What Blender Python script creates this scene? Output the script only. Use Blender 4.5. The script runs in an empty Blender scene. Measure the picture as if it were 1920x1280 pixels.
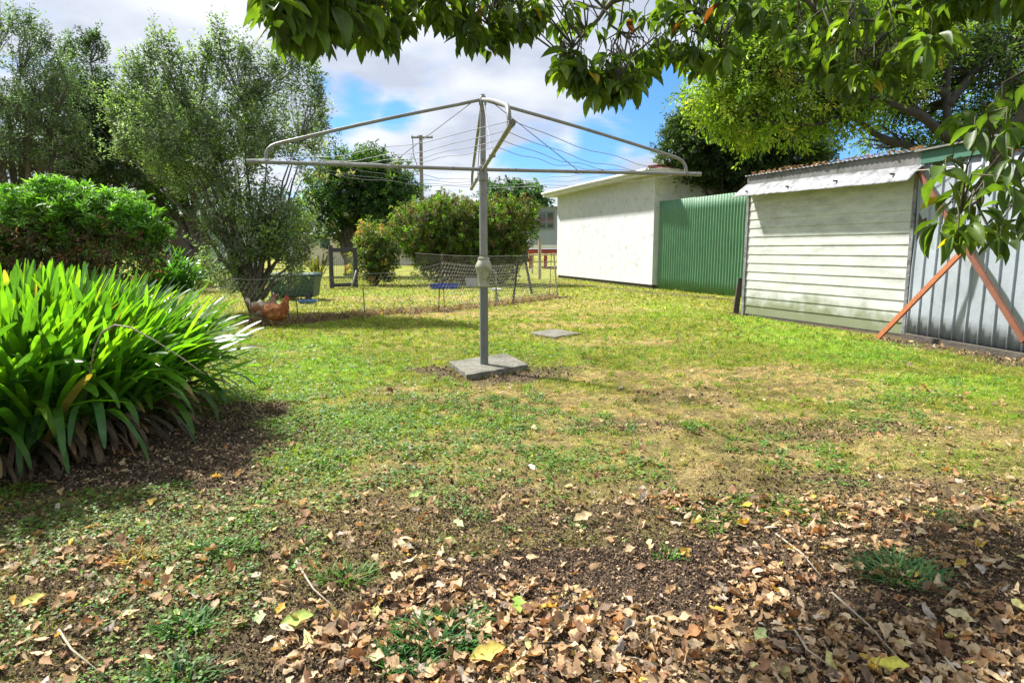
import bpy, bmesh, math, random
import numpy as np
from mathutils import Vector
random.seed(7); RNG = np.random.default_rng(11)
R = math.radians
sc = bpy.context.scene
C = bpy.context.scene.collection
# ------------------------------------------------------------------ camera, sky, sun, exposure
H = 1.10; FPX = 1200.0; PITCH = math.atan(172/1200.0)
cam_d = bpy.data.cameras.new("camera"); cam = bpy.data.objects.new("camera", cam_d); C.objects.link(cam)
cam.location = (0, 0, H); cam.rotation_euler = (math.pi/2 - PITCH, 0, 0)
cam_d.sensor_width = 36; cam_d.lens = 36*FPX/1920; cam_d.clip_end = 3000; cam_d.clip_start = .05
sc.camera = cam
SUN_EL, SUN_AZ = R(50), math.atan2(-.80, .60)           # azimuth from +Y towards +X
sd = Vector((math.sin(SUN_AZ)*math.cos(SUN_EL), math.cos(SUN_AZ)*math.cos(SUN_EL), math.sin(SUN_EL)))
sl = bpy.data.lights.new("sun", 'SUN'); sl.energy = 5.0; sl.angle = R(3.2); sl.color = (1, .955, .90)
so = bpy.data.objects.new("sun", sl); C.objects.link(so); so.location = (0, 0, 30)
so.rotation_euler = sd.to_track_quat('Z', 'Y').to_euler()
sc.view_settings.view_transform = 'Standard'; sc.view_settings.look = 'None'
sc.view_settings.exposure = 1.15; sc.view_settings.gamma = 1
sc.cycles.max_bounces = 8; sc.cycles.transmission_bounces = 4; sc.cycles.diffuse_bounces = 4
sc.cycles.use_denoising = True
W = bpy.data.worlds.new("World"); sc.world = W; W.use_nodes = True
nt = W.node_tree; nt.nodes.clear(); N = nt.nodes.new; L = nt.links.new
def mth(op, a, b=None, c=None, clamp=False):
    n = N('ShaderNodeMath'); n.operation = op; n.use_clamp = clamp
    for i, v in enumerate((a, b, c)):
        if v is None: continue
        if isinstance(v, (int, float)): n.inputs[i].default_value = v
        else: L(v, n.inputs[i])
    return n.outputs[0]
tc = N('ShaderNodeTexCoord'); nrm = N('ShaderNodeVectorMath'); nrm.operation = 'NORMALIZE'; L(tc.outputs['Generated'], nrm.inputs[0])
sep = N('ShaderNodeSeparateXYZ'); L(nrm.outputs[0], sep.inputs[0])
den = mth('ADD', mth('MAXIMUM', sep.outputs[2], 0), .22)
cmb = N('ShaderNodeCombineXYZ'); L(mth('DIVIDE', sep.outputs[0], den), cmb.inputs[0]); L(mth('DIVIDE', sep.outputs[1], den), cmb.inputs[1])
n1 = N('ShaderNodeTexNoise'); n1.inputs['Scale'].default_value = 1.5; n1.inputs['Detail'].default_value = 8; n1.inputs['Roughness'].default_value = .56
n1.inputs['Distortion'].default_value = .3
L(cmb.outputs[0], n1.inputs['Vector'])
n2 = N('ShaderNodeTexNoise'); n2.inputs['Scale'].default_value = 2.2; n2.inputs['Detail'].default_value = 6; L(cmb.outputs[0], n2.inputs['Vector'])
def skydir(px, py):
    f = Vector((0, math.cos(PITCH), -math.sin(PITCH)))*FPX + Vector((px-960, 0, 0)) + Vector((0, math.sin(PITCH), math.cos(PITCH)))*(640-py)
    return f.normalized()
gap = None                                                # openings in the cloud cover, as directions
for px, py, rad, amt in ((1215, 190, .11, .30), (1010, 300, .075, .30), (1120, 275, .07, .26), (665, 185, .06, .27), (745, 215, .045, .22), (640, 245, .05, .25),
                         (610, 160, .04, .2), (1560, 260, .17, .30), (1900, 180, .25, .25), (1150, 320, .05, .2), (385, 150, .05, .10), (560, 130, .04, .12)):
    d = N('ShaderNodeVectorMath'); d.operation = 'DISTANCE'; L(nrm.outputs[0], d.inputs[0]); d.inputs[1].default_value = skydir(px, py)
    g = mth('MULTIPLY', mth('SUBTRACT', 1, mth('DIVIDE', d.outputs['Value'], rad), clamp=True), amt)
    gap = g if gap is None else mth('MAXIMUM', gap, g)
dens = mth('SUBTRACT', mth('ADD', n1.outputs[0], .10), gap)
rmp = N('ShaderNodeMapRange'); rmp.inputs[1].default_value = .37; rmp.inputs[2].default_value = .58; rmp.interpolation_type = 'SMOOTHSTEP'; L(dens, rmp.inputs[0])
cr = N('ShaderNodeValToRGB'); L(n2.outputs[0], cr.inputs[0])
cr.color_ramp.elements[0].position = .40; cr.color_ramp.elements[0].color = (.40, .44, .53, 1)
cr.color_ramp.elements[1].position = .66; cr.color_ramp.elements[1].color = (.66, .69, .74, 1)
sky = N('ShaderNodeTexSky'); sky.sky_type = 'NISHITA'; sky.sun_disc = False; sky.sun_elevation = SUN_EL; sky.sun_rotation = SUN_AZ; sky.dust_density = .4; sky.ozone_density = 4
tnt = N('ShaderNodeVectorMath'); tnt.operation = 'MULTIPLY'; L(sky.outputs[0], tnt.inputs[0]); tnt.inputs[1].default_value = (.50, .80, 1.15)
b1 = N('ShaderNodeBackground'); L(tnt.outputs[0], b1.inputs[0]); b1.inputs[1].default_value = .08
b2 = N('ShaderNodeBackground'); L(cr.outputs[0], b2.inputs[0]); b2.inputs[1].default_value = .72
mx = N('ShaderNodeMixShader'); L(rmp.outputs[0], mx.inputs[0]); L(b1.outputs[0], mx.inputs[1]); L(b2.outputs[0], mx.inputs[2])
wo = N('ShaderNodeOutputWorld'); L(mx.outputs[0], wo.inputs[0])

# ------------------------------------------------------------------ pixels to points
def ray(px, py): return (px-960.0, math.cos(PITCH)*FPX + math.sin(PITCH)*(640-py), -math.sin(PITCH)*FPX + math.cos(PITCH)*(640-py))
def gr(px, py, z=0.0):
    r = ray(px, py); t = (z-H)/r[2]; return Vector((r[0]*t, r[1]*t, z))
def at(px, py, Y):
    r = ray(px, py); t = Y/r[1]; return Vector((r[0]*t, Y, H + r[2]*t))
def zat(py, Y): return at(960, py, Y).z

# ------------------------------------------------------------------ helpers
def tag(o, label=None, cat=None, group=None, kind=None):
    if label: o['label'] = label
    if cat: o['category'] = cat
    if group: o['group'] = group
    if kind: o['kind'] = kind
    return o
def empty(name, loc, label, cat, group=None):
    o = bpy.data.objects.new(name, None); C.objects.link(o); o.location = loc; o.empty_display_size = .1
    return tag(o, label, cat, group)
def npmesh(name, V, Fs, mat, parent=None, col=None, smooth=False):
    """V (n,3) world coords; Fs list of (m,k) index arrays; col (n,3)"""
    V = np.asarray(V, dtype=np.float32)
    if not isinstance(Fs, list): Fs = [Fs]
    Fs = [np.asarray(f, dtype=np.int32) for f in Fs if len(f)]
    me = bpy.data.meshes.new(name)
    if parent is not None: V = V - np.array(parent.matrix_world.translation if False else wloc(parent), dtype=np.float32)
    me.vertices.add(len(V)); me.vertices.foreach_set('co', V.ravel())
    nl = sum(f.size for f in Fs); npoly = sum(len(f) for f in Fs)
    me.loops.add(nl); me.loops.foreach_set('vertex_index', np.concatenate([f.ravel() for f in Fs]))
    tot = np.concatenate([np.full(len(f), f.shape[1], dtype=np.int32) for f in Fs])
    st = np.concatenate([[0], np.cumsum(tot)[:-1]]).astype(np.int32)
    me.polygons.add(npoly); me.polygons.foreach_set('loop_start', st)
    try: me.polygons.foreach_set('loop_total', tot)
    except Exception: pass
    me.polygons.foreach_set('use_smooth', np.full(npoly, bool(smooth), dtype=bool))
    if col is not None:
        ca = me.color_attributes.new('Col', 'FLOAT_COLOR', 'POINT')
        c4 = np.ones((len(V), 4), dtype=np.float32); c4[:, :3] = col; ca.data.foreach_set('color', c4.ravel())
    me.update(); me.validate()
    if mat: me.materials.append(mat)
    o = bpy.data.objects.new(name, me); C.objects.link(o)
    if parent is not None: o.parent = parent
    return o
def wloc(o):
    v = Vector((0, 0, 0))
    while o is not None: v += o.location; o = o.parent
    return tuple(v)
class MB:
    def __init__(s): s.V = []; s.F = {}; s.n = 0
    def add(s, V, F):
        for f in F: s.F.setdefault(len(f), []).append([i+s.n for i in f])
        s.V.extend([tuple(v) for v in V]); s.n += len(V)
    def tube(s, pts, rad, k=6, cap=True):
        pts = [Vector(p) for p in pts]; n = len(pts)
        if isinstance(rad, (int, float)): rad = [rad]*n
        V = []; F = []; pu = None
        for i, p in enumerate(pts):
            t = (pts[min(i+1, n-1)] - pts[max(i-1, 0)]); t = t.normalized() if t.length > 1e-9 else Vector((0, 0, 1))
            u = pu - t*pu.dot(t) if pu is not None else t.cross(Vector((.13, .21, 1)) if abs(t.z) < .95 else Vector((1, .1, 0)))
            if u.length < 1e-6: u = t.orthogonal()
            u.normalize(); pu = u; w = t.cross(u)
            for j in range(k):
                a = 2*math.pi*j/k; V.append(p + (u*math.cos(a) + w*math.sin(a))*rad[i])
        for i in range(n-1):
            for j in range(k):
                a = i*k+j; b = i*k+(j+1) % k; F.append((a, b, b+k, a+k))
        if cap: F.append(tuple(range(k))[::-1]); F.append(tuple(range((n-1)*k, n*k)))
        s.add(V, F)
    def lathe(s, c, prof, k=20):
        V = []; F = []
        for r, z in prof:
            for j in range(k):
                a = 2*math.pi*j/k; V.append((c[0]+r*math.cos(a), c[1]+r*math.sin(a), c[2]+z))
        for i in range(len(prof)-1):
            for j in range(k):
                a = i*k+j; b = i*k+(j+1) % k; F.append((a, b, b+k, a+k))
        F.append(tuple(range(k))[::-1]); F.append(tuple(range((len(prof)-1)*k, len(prof)*k)))
        s.add(V, F)
    def hexa(s, P):   # 8 points: bottom 4 ccw, top 4
        s.add(P, [(3, 2, 1, 0), (4, 5, 6, 7), (0, 1, 5, 4), (1, 2, 6, 5), (2, 3, 7, 6), (3, 0, 4, 7)])
    def build(s, name, mat, parent=None, smooth=False, bevel=0):
        o = npmesh(name, s.V, [np.array(v) for v in s.F.values()], mat, parent, smooth=False)
        me = o.data
        bm = bmesh.new(); bm.from_mesh(me); bmesh.ops.recalc_face_normals(bm, faces=bm.faces); bm.to_mesh(me); bm.free()
        if smooth: me.shade_smooth(); 
        if smooth == 'auto':
            me.set_sharp_from_angle(angle=R(40))
        if bevel:
            m = o.modifiers.new('bevel', 'BEVEL'); m.width = bevel; m.segments = 2; m.limit_method = 'ANGLE'
        return o
class Frame:   # wall frame: s along, o outward, z up
    def __init__(s, A, B, z0=0):
        s.A = Vector((A[0], A[1], z0)); d = Vector((B[0]-A[0], B[1]-A[1], 0)); s.len = d.length; s.u = d.normalized(); s.n = Vector((s.u.y, -s.u.x, 0))
        if s.n.dot(Vector((-s.A.x, -s.A.y, 0))) < 0: s.n = -s.n
    def p(s, a, o, z): return s.A + s.u*a + s.n*o + Vector((0, 0, z))
    def box(s, mb, s0, s1, o0, o1, z0, z1):
        p = s.p; mb.hexa([p(s0, o0, z0), p(s1, o0, z0), p(s1, o1, z0), p(s0, o1, z0), p(s0, o0, z1), p(s1, o0, z1), p(s1, o1, z1), p(s0, o1, z1)])
# ------------------------------------------------------------------ numpy noise
_T = np.random.default_rng(5).random((256, 256)).astype(np.float32)
def vn(x, y):
    xi = np.floor(x).astype(int); yi = np.floor(y).astype(int); fx = x-xi; fy = y-yi
    fx = fx*fx*(3-2*fx); fy = fy*fy*(3-2*fy)
    a = _T[xi % 256, yi % 256]; b = _T[(xi+1) % 256, yi % 256]; c = _T[xi % 256, (yi+1) % 256]; d = _T[(xi+1) % 256, (yi+1) % 256]
    return (a*(1-fx)+b*fx)*(1-fy) + (c*(1-fx)+d*fx)*fy
def fbm(x, y, s, o=4):
    r = 0; a = .5; t = 0
    for i in range(o): r = r + a*vn(x*s+17.3*i, y*s+9.1*i); t += a; a *= .55; s *= 2.03
    return r/t
def sstep(a, b, x): t = np.clip((x-a)/(b-a), 0, 1); return t*t*(3-2*t)
# ------------------------------------------------------------------ materials
def newmat(name):
    m = bpy.data.materials.new(name); m.use_nodes = True; t = m.node_tree; t.nodes.clear(); return m, t
def mat(name, c1, c2=None, scale=8, rough=.7, bump=0, bscale=60, metal=0, c3=None, s3=1.5, t3=(.5, .65), stretch=(1, 1, 1), detail=6, spec=.5):
    m, t = newmat(name); Nn = t.nodes.new; Ln = t.links.new
    out = Nn('ShaderNodeOutputMaterial'); p = Nn('ShaderNodeBsdfPrincipled'); Ln(p.outputs[0], out.inputs[0])
    p.inputs['Roughness'].default_value = rough; p.inputs['Metallic'].default_value = metal; p.inputs['Specular IOR Level'].default_value = spec
    co = Nn('ShaderNodeTexCoord'); mp = Nn('ShaderNodeMapping'); mp.inputs['Scale'].default_value = stretch; Ln(co.outputs['Object'], mp.inputs[0])
    c2 = c2 or tuple(v*.75 for v in c1)
    n = Nn('ShaderNodeTexNoise'); n.inputs['Scale'].default_value = scale; n.inputs['Detail'].default_value = detail; n.inputs['Roughness'].default_value = .65; Ln(mp.outputs[0], n.inputs[0])
    r = Nn('ShaderNodeValToRGB'); Ln(n.outputs[0], r.inputs[0]); e = r.color_ramp.elements
    e[0].position = .32; e[0].color = (*c1, 1); e[1].position = .68; e[1].color = (*c2, 1)
    colr = r.outputs[0]
    if c3:
        n3 = Nn('ShaderNodeTexNoise'); n3.inputs['Scale'].default_value = s3; n3.inputs['Detail'].default_value = 8; n3.inputs['Roughness'].default_value = .7; Ln(mp.outputs[0], n3.inputs[0])
        mr = Nn('ShaderNodeMapRange'); mr.inputs[1].default_value = t3[0]; mr.inputs[2].default_value = t3[1]; Ln(n3.outputs[0], mr.inputs[0])
        mi = Nn('ShaderNodeMix'); mi.data_type = 'RGBA'; Ln(mr.outputs[0], mi.inputs[0]); Ln(colr, mi.inputs[6]); mi.inputs[7].default_value = (*c3, 1); colr = mi.outputs[2]
    Ln(colr, p.inputs['Base Color'])
    if bump:
        nb = Nn('ShaderNodeTexNoise'); nb.inputs['Scale'].default_value = bscale; nb.inputs['Detail'].default_value = 5; Ln(mp.outputs[0], nb.inputs[0])
        bp = Nn('ShaderNodeBump'); bp.inputs['Strength'].default_value = bump; bp.inputs['Distance'].default_value = .02; Ln(nb.outputs[0], bp.inputs['Height']); Ln(bp.outputs[0], p.inputs['Normal'])
    return m
def leafmat(name, trans=.4, tcol=(1.5, 1.9, .6), rough=.45, spec=.5, vein=0):
    m, t = newmat(name); Nn = t.nodes.new; Ln = t.links.new
    out = Nn('ShaderNodeOutputMaterial'); p = Nn('ShaderNodeBsdfPrincipled'); a = Nn('ShaderNodeAttribute'); a.attribute_name = 'Col'
    p.inputs['Roughness'].default_value = rough; p.inputs['Specular IOR Level'].default_value = spec
    colr = a.outputs[0]
    if vein:
        co = Nn('ShaderNodeTexCoord'); n = Nn('ShaderNodeTexNoise'); n.inputs['Scale'].default_value = vein; n.inputs['Detail'].default_value = 4; Ln(co.outputs['Object'], n.inputs[0])
        mr = Nn('ShaderNodeMapRange'); mr.inputs[1].default_value = .3; mr.inputs[2].default_value = .7; mr.inputs[3].default_value = .65; mr.inputs[4].default_value = 1.3; Ln(n.outputs[0], mr.inputs[0])
        vm = Nn('ShaderNodeVectorMath'); vm.operation = 'SCALE'; Ln(colr, vm.inputs[0]); Ln(mr.outputs[0], vm.inputs['Scale']); colr = vm.outputs[0]
        bp = Nn('ShaderNodeBump'); bp.inputs['Strength'].default_value = .35; bp.inputs['Distance'].default_value = .004; Ln(n.outputs[0], bp.inputs['Height']); Ln(bp.outputs[0], p.inputs['Normal'])
    Ln(colr, p.inputs['Base Color'])
    tr = Nn('ShaderNodeBsdfTranslucent'); v2 = Nn('ShaderNodeVectorMath'); v2.operation = 'MULTIPLY'; Ln(colr, v2.inputs[0]); v2.inputs[1].default_value = tcol
    Ln(v2.outputs[0], tr.inputs[0]); ms = Nn('ShaderNodeMixShader'); ms.inputs[0].default_value = trans; Ln(p.outputs[0], ms.inputs[1]); Ln(tr.outputs[0], ms.inputs[2]); Ln(ms.outputs[0], out.inputs[0])
    return m
M = dict(
 leaf=leafmat('leaf', .45, (1.7, 2.0, .6), .5), gloss=leafmat('glossy_leaf', .42, (2.2, 2.4, .55), .45, .35, 22), silver=leafmat('silver_leaf', .42, (1.5, 1.8, .8), .5, .5),
 strap=leafmat('strap_leaf', .48, (2.1, 2.3, .45), .32, .5, 14), grass=leafmat('grass_blade', .35, (1.5, 1.6, .5), .6, .3), dry=leafmat('dry_leaf', .22, (1.5, 1.2, .7), .7, .3, 60),
 crumb=leafmat('soil_crumb', 0, (1, 1, 1), .95, .1),
 bark=mat('bark', (.07, .055, .04), (.14, .12, .095), 14, .9, .6, 30, stretch=(1, 1, .3)), bark2=mat('grey_bark', (.16, .14, .11), (.07, .06, .045), 12, .9, .6, 30, stretch=(1, 1, .3)),
 dark_bark=mat('dark_bark', (.035, .030, .024), (.07, .06, .048), 14, .9, .6, 30), twig=mat('twig', (.05, .06, .025), (.10, .08, .05), 30, .8),
 hoist=mat('grey_painted_steel', (.27, .27, .245), (.20, .205, .19), 9, .45, .08, 80, .25, c3=(.15, .105, .07), s3=16, t3=(.56, .68)),
 hoist_dark=mat('dark_grey_paint', (.13, .14, .135), (.17, .18, .17), 10, .5, .1, 70, .1, c3=(.09, .08, .06), s3=12, t3=(.6, .75)),
 housing=mat('aged_housing_paint', (.42, .41, .33), (.26, .26, .15), 14, .55, .2, 50, .1, c3=(.14, .14, .05), s3=11, t3=(.5, .62)),
 wire=mat('plastic_coated_wire', (.16, .17, .18), (.22, .23, .24), 12, .5), galv=mat('galvanised_wire', (.30, .29, .27), (.20, .18, .16), 20, .6, 0, 40, .3),
 concrete=mat('weathered_concrete', (.25, .235, .19), (.13, .125, .10), 18, .95, .9, 45, c3=(.09, .095, .06), s3=5, t3=(.45, .7)),
 white_plaster=mat('white_painted_block', (.60, .62, .635), (.52, .54, .56), 3, .85, .6, 35, c3=(.34, .32, .27), s3=5, t3=(.54, .74)),
 white_trim=mat('white_trim', (.72, .73, .72), (.58, .59, .57), 8, .6, .1, 30), soffit=mat('soffit', (.62, .63, .62), (.5, .5, .49), 5, .8),
 red_roof=mat('red_roof', (.38, .12, .08), (.28, .09, .07), 10, .7, .3, 40),
 green_iron=mat('green_iron', (.105, .25, .13), (.08, .205, .105), 3, .55, .15, 30, c3=(.10, .17, .10), s3=5, t3=(.54, .70)),
 galv_iron=mat('galvanised_iron', (.42, .47, .52), (.32, .36, .40), 2.5, .45, .12, 40, .15, c3=(.27, .29, .28), s3=6, t3=(.56, .7)),
 awning=mat('weathered_zinc', (.30, .31, .32), (.15, .155, .165), 7, .6, .7, 12, .05, c3=(.085, .08, .08), s3=8, t3=(.50, .62)),
 fascia=mat('grey_fascia', (.20, .20, .19), (.13, .13, .12), 9, .8, .2, 30, c3=(.07, .08, .05), s3=5), green_paint=mat('green_fascia_paint', (.05, .17, .11), (.04, .12, .08), 9, .6),
 wood=mat('orange_timber', (.46, .135, .028), (.28, .085, .025), 9, .65, .3, 40, stretch=(1, 6, 2), c3=(.18, .08, .04), s3=5, t3=(.55, .75)), wood2=mat('red_brown_timber', (.21, .075, .035), (.13, .05, .03), 6, .7, .15, 40),
 oldwood=mat('old_dark_timber', (.10, .085, .065), (.05, .045, .035), 12, .9, .6, 30), palewood=mat('pale_timber', (.42, .36, .26), (.3, .26, .19), 9, .85, .2),
 rust=mat('rusty_steel', (.12, .065, .04), (.07, .045, .035), 20, .85, .3), black=mat('black_paint', (.025, .027, .03), (.045, .045, .05), 14, .6, .2),
 green_bin=mat('green_plastic', (.035, .09, .06), (.025, .065, .045), 5, .5), blue=mat('blue_plastic', (.02, .07, .52), (.015, .05, .36), 6, .45), blue2=mat('faded_blue_plastic', (.10, .24, .50), (.07, .18, .4), 6, .5),
 offwhite=mat('offwhite_plastic', (.62, .62, .60), (.45, .45, .42), 10, .6), cream=mat('cream_wall', (.62, .56, .42), (.55, .5, .38), 3, .85), blueshed=mat('pale_blue_wall', (.46, .52, .60), (.40, .46, .54), 3, .7),
 grey_wall=mat('grey_cladding', (.27, .31, .35), (.24, .28, .32), 3, .6), grey_roof=mat('grey_roofing', (.36, .37, .38), (.3, .31, .32), 5, .7), frame_grey=mat('grey_window_frame', (.16, .19, .22), None, 5, .5),
 red_steel=mat('red_steel', (.35, .05, .04), (.25, .04, .03), 5, .6), brick=mat('brown_brick', (.20, .13, .10), (.14, .09, .075), 12, .9), power=mat('grey_pole_timber', (.24, .21, .19), (.16, .14, .13), 10, .9, .3),
)
m, t = newmat('window_glass'); _o = t.nodes.new('ShaderNodeOutputMaterial'); _p = t.nodes.new('ShaderNodeBsdfPrincipled'); t.links.new(_p.outputs[0], _o.inputs[0])
_p.inputs['Base Color'].default_value = (.03, .05, .05, 1); _p.inputs['Roughness'].default_value = .06; _p.inputs['Specular IOR Level'].default_value = 1; M['glass'] = m
# weatherboard: off-white paint, grime, algae low down
def board_mat():
    m, t = newmat('weatherboard_paint'); Nn = t.nodes.new; Ln = t.links.new
    out = Nn('ShaderNodeOutputMaterial'); p = Nn('ShaderNodeBsdfPrincipled'); Ln(p.outputs[0], out.inputs[0]); p.inputs['Roughness'].default_value = .6
    g = Nn('ShaderNodeNewGeometry'); mp = Nn('ShaderNodeMapping'); mp.inputs['Scale'].default_value = (1, 1, 3.2); Ln(g.outputs['Position'], mp.inputs[0])
    n = Nn('ShaderNodeTexNoise'); n.inputs['Scale'].default_value = 2.6; n.inputs['Detail'].default_value = 9; n.inputs['Roughness'].default_value = .7; Ln(mp.outputs[0], n.inputs[0])
    r = Nn('ShaderNodeValToRGB'); Ln(n.outputs[0], r.inputs[0]); e = r.color_ramp.elements
    e[0].position = .3; e[0].color = (.36, .37, .34, 1); e[1].position = .6; e[1].color = (.58, .60, .56, 1)
    s = Nn('ShaderNodeSeparateXYZ'); Ln(g.outputs['Position'], s.inputs[0])
    n3 = Nn('ShaderNodeTexNoise'); n3.inputs['Scale'].default_value = 3.5; n3.inputs['Detail'].default_value = 7; Ln(g.outputs['Position'], n3.inputs[0])
    ad = Nn('ShaderNodeMath'); ad.operation = 'MULTIPLY_ADD'; Ln(n3.outputs[0], ad.inputs[0]); ad.inputs[1].default_value = -.75; Ln(s.outputs[2], ad.inputs[2])
    mr = Nn('ShaderNodeMapRange'); mr.inputs[1].default_value = .02; mr.inputs[2].default_value = -.22; mr.inputs[4].default_value = .85; Ln(ad.outputs[0], mr.inputs[0])
    mi = Nn('ShaderNodeMix'); mi.data_type = 'RGBA'; Ln(mr.outputs[0], mi.inputs[0]); Ln(r.outputs[0], mi.inputs[6]); mi.inputs[7].default_value = (.13, .16, .05, 1)
    Ln(mi.outputs[2], p.inputs['Base Color'])
    n4 = Nn('ShaderNodeTexNoise'); n4.inputs['Scale'].default_value = 40; Ln(mp.outputs[0], n4.inputs[0]); bp = Nn('ShaderNodeBump'); bp.inputs['Strength'].default_value = .2; bp.inputs['Distance'].default_value = .01
    Ln(n4.outputs[0], bp.inputs['Height']); Ln(bp.outputs[0], p.inputs['Normal'])
    return m
M['board'] = board_mat()

# ------------------------------------------------------------------ ground cover masks (world x,y arrays)
def blobmask(x, y, L_, wob=.25):
    r = np.zeros_like(x); n = (fbm(x, y, 2.2, 4)-.5)*2*wob*2
    for (px, py, rx, ry, amp) in L_:
        c = gr(px, py); d = np.sqrt(((x-c.x)/rx)**2 + ((y-c.y)/ry)**2) + n
        r = np.maximum(r, amp*(1-sstep(.65, 1.15, d)))
    return r
def seg_mask(x, y, P, w0):
    d = np.full_like(x, 1e9)
    for (ax, ay), (bx, by) in zip(P[:-1], P[1:]):
        vx, vy = bx-ax, by-ay; t = np.clip(((x-ax)*vx+(y-ay)*vy)/(vx*vx+vy*vy), 0, 1)
        d = np.minimum(d, np.hypot(x-ax-t*vx, y-ay-t*vy))
    return 1-sstep(w0*.5, w0*1.2, d+(fbm(x, y, 3.1, 3)-.5)*w0*1.2)
FENCE = [gr(420, 616), gr(470, 613), gr(555, 605), gr(690, 591), gr(830, 583), gr(965, 568), gr(1045, 558)]
S0, S1, S2 = gr(1393, 590), gr(1697, 631), gr(1905, 668)
S3 = S2 + (S2-S1).normalized()*1.6
AG = Vector((-3.06, 3.80, 0))
def masks(x, y):
    soil = blobmask(x, y, [(130, 850, 1.6, .9, 1), (300, 885, .75, .28, .9), (430, 785, .42, .42, .9), (915, 696, .78, .55, .95), (1040, 690, .3, .2, .7), (60, 1150, 1.0, .6, .55), (450, 1180, .7, .35, .75), (700, 1010, .8, .35, .55),
        (950, 1000, .9, .35, .6), (1200, 1100, .75, .40, 1), (1500, 1150, .8, .5, .95), (1750, 1050, .9, .45, .85), (1850, 1200, .9, .5, .95), (1000, 1230, .9, .35, .9), (1300, 980, .7, .3, .7), (1700, 930, 1.0, .35, .55),
        (1500, 930, .7, .25, .4), (300, 1100, .6, .3, .5), (200, 1230, .8, .3, .6), (650, 1240, .6, .3, .85), (1180, 800, .4, .2, .35), (1560, 800, .7, .3, .45), (1350, 740, .8, .3, .25), (470, 540, 2.2, 1.7, .8), (640, 505, 6, 1.6, .6)])
    soil = np.maximum(soil, seg_mask(x, y, [(p.x, p.y+.15) for p in FENCE], .42)*.95)
    off = (S1-S0).normalized(); nn = Vector((off.y, -off.x)) if Vector((off.y, -off.x)).dot(Vector((-1, 0))) > 0 else Vector((-off.y, off.x))
    soil = np.maximum(soil, seg_mask(x, y, [(S0.x+nn.x*.05, S0.y+nn.y*.05+.3), (S1.x+nn.x*.12, S1.y+nn.y*.12)], .17)*.9)
    soil = np.maximum(soil, seg_mask(x, y, [(S1.x+nn.x*.25, S1.y+nn.y*.25), (S3.x+nn.x*.3, S3.y+nn.y*.3)], .34)*.9)
    soil = np.maximum(soil, seg_mask(x, y, [(gr(1045, 530).x-.1, gr(1045, 528).y), (gr(1210, 545).x-.3, gr(1210, 545).y), (gr(1395, 562).x-.3, gr(1395, 562).y)], .28)*.8)
    n = fbm(x, y, 1.1, 5)
    dry = blobmask(x, y, [(1100, 760, 1.7, .8, .95), (1400, 720, 1.7, .9, .9), (1600, 800, 1.4, .7, .9), (900, 830, 1.1, .5, .75), (760, 590, 2.8, .55, .9), (950, 590, 1.8, .8, .75), (1110, 575, 1.2, 2.0, .6), (1150, 640, 1.0, .6, .7), (720, 930, 1.3, .5, .7),
        (1250, 880, 1.6, .5, .8), (1060, 610, .9, .5, .8), (560, 660, .4, .3, .3), (800, 560, 3, 1.0, .5), (1750, 900, 1.0, .5, .75), (500, 1000, .8, .4, .5)], .35)
    n2_ = fbm(x, y, 4.5, 4); dry = np.clip(dry*(.32+.78*n2_) + (n-.5)*.45 + (n2_-.45)*.75, 0, .85)
    lush = blobmask(x, y, [(600, 700, .8, 1.0, 1), (560, 650, .7, .9, .9), (620, 800, .7, .5, .8), (540, 860, .6, .3, .7), (1800, 860, .8, .3, .5), (1000, 650, .8, .6, .4), (1560, 650, .9, 1.2, .9), (1450, 610, .7, 1.5, .9), (1750, 720, .9, .6, .9), (660, 800, .8, .5, .7), (1000, 850, .6, .3, .4), (450, 920, .7, .35, .6), (880, 790, .5, .3, .5), (700, 550, 2.2, .9, .5), (1250, 580, 1.0, 2.0, .5)], .3)
    soil = np.maximum(soil, np.clip(.05+.85*fbm(x, y, 3.3, 4), 0, .7)*sstep(3.5, 2.4, y))
    return np.clip(soil, 0, 1), dry, lush
GREEN = np.array((.22, .235, .035)); LUSH = np.array((.21, .31, .025)); STRAW = np.array((.34, .255, .115)); SOIL = np.array((.066, .045, .031)); SOIL2 = np.array((.15, .105, .070))
# ------------------------------------------------------------------ the ground
def axis(parts):
    o = [parts[0][0]]
    for a, b, st in parts:
        n = max(1, int(round((b-a)/st))); o += list(np.linspace(a, b, n+1)[1:])
    return np.array(o)
ax = axis([(-600, -60, 60), (-60, -14, 2), (-14, -6, .25), (-6, -3.2, .06), (-3.2, 3.2, .022), (3.2, 7, .06), (7, 14, .25), (14, 60, 2), (60, 600, 60)])
ay = axis([(-60, -4, 4), (-4, .9, .35), (.9, 3.4, .02), (3.4, 8, .045), (8, 16, .12), (16, 34, .5), (34, 90, 4), (90, 1000, 70)])
X, Y = np.meshgrid(ax, ay); X = X.ravel(); Y = Y.ravel()
def gz(x, y):
    nb = sstep(14, 7, y)
    return (fbm(x, y, .55, 3)-.5)*.05*nb + ((fbm(x, y, 7, 3)-.5)*.022 + (fbm(x, y, 24, 2)-.5)*.026)*sstep(9, 5, y)
s_, d_, l_ = masks(X, Y)
Z = gz(X, Y)
fn = fbm(X, Y, 9, 4)[:, None]; s2 = s_[:, None]
gcol = GREEN*(1-l_[:, None]) + LUSH*l_[:, None]; gcol = gcol*(1-d_[:, None]) + STRAW*d_[:, None]; gcol = gcol*(.6+.7*fn)
scol = (SOIL*(1-fn) + SOIL2*fn)*.85; gcol = gcol*(1-.25*sstep(11, 6, Y)[:, None])*(.55+.9*fbm(X, Y, 16, 3))[:, None]  # near turf colour darkened: shade between the blades painted in
gcol = gcol*(1-s2) + scol*s2
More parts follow.
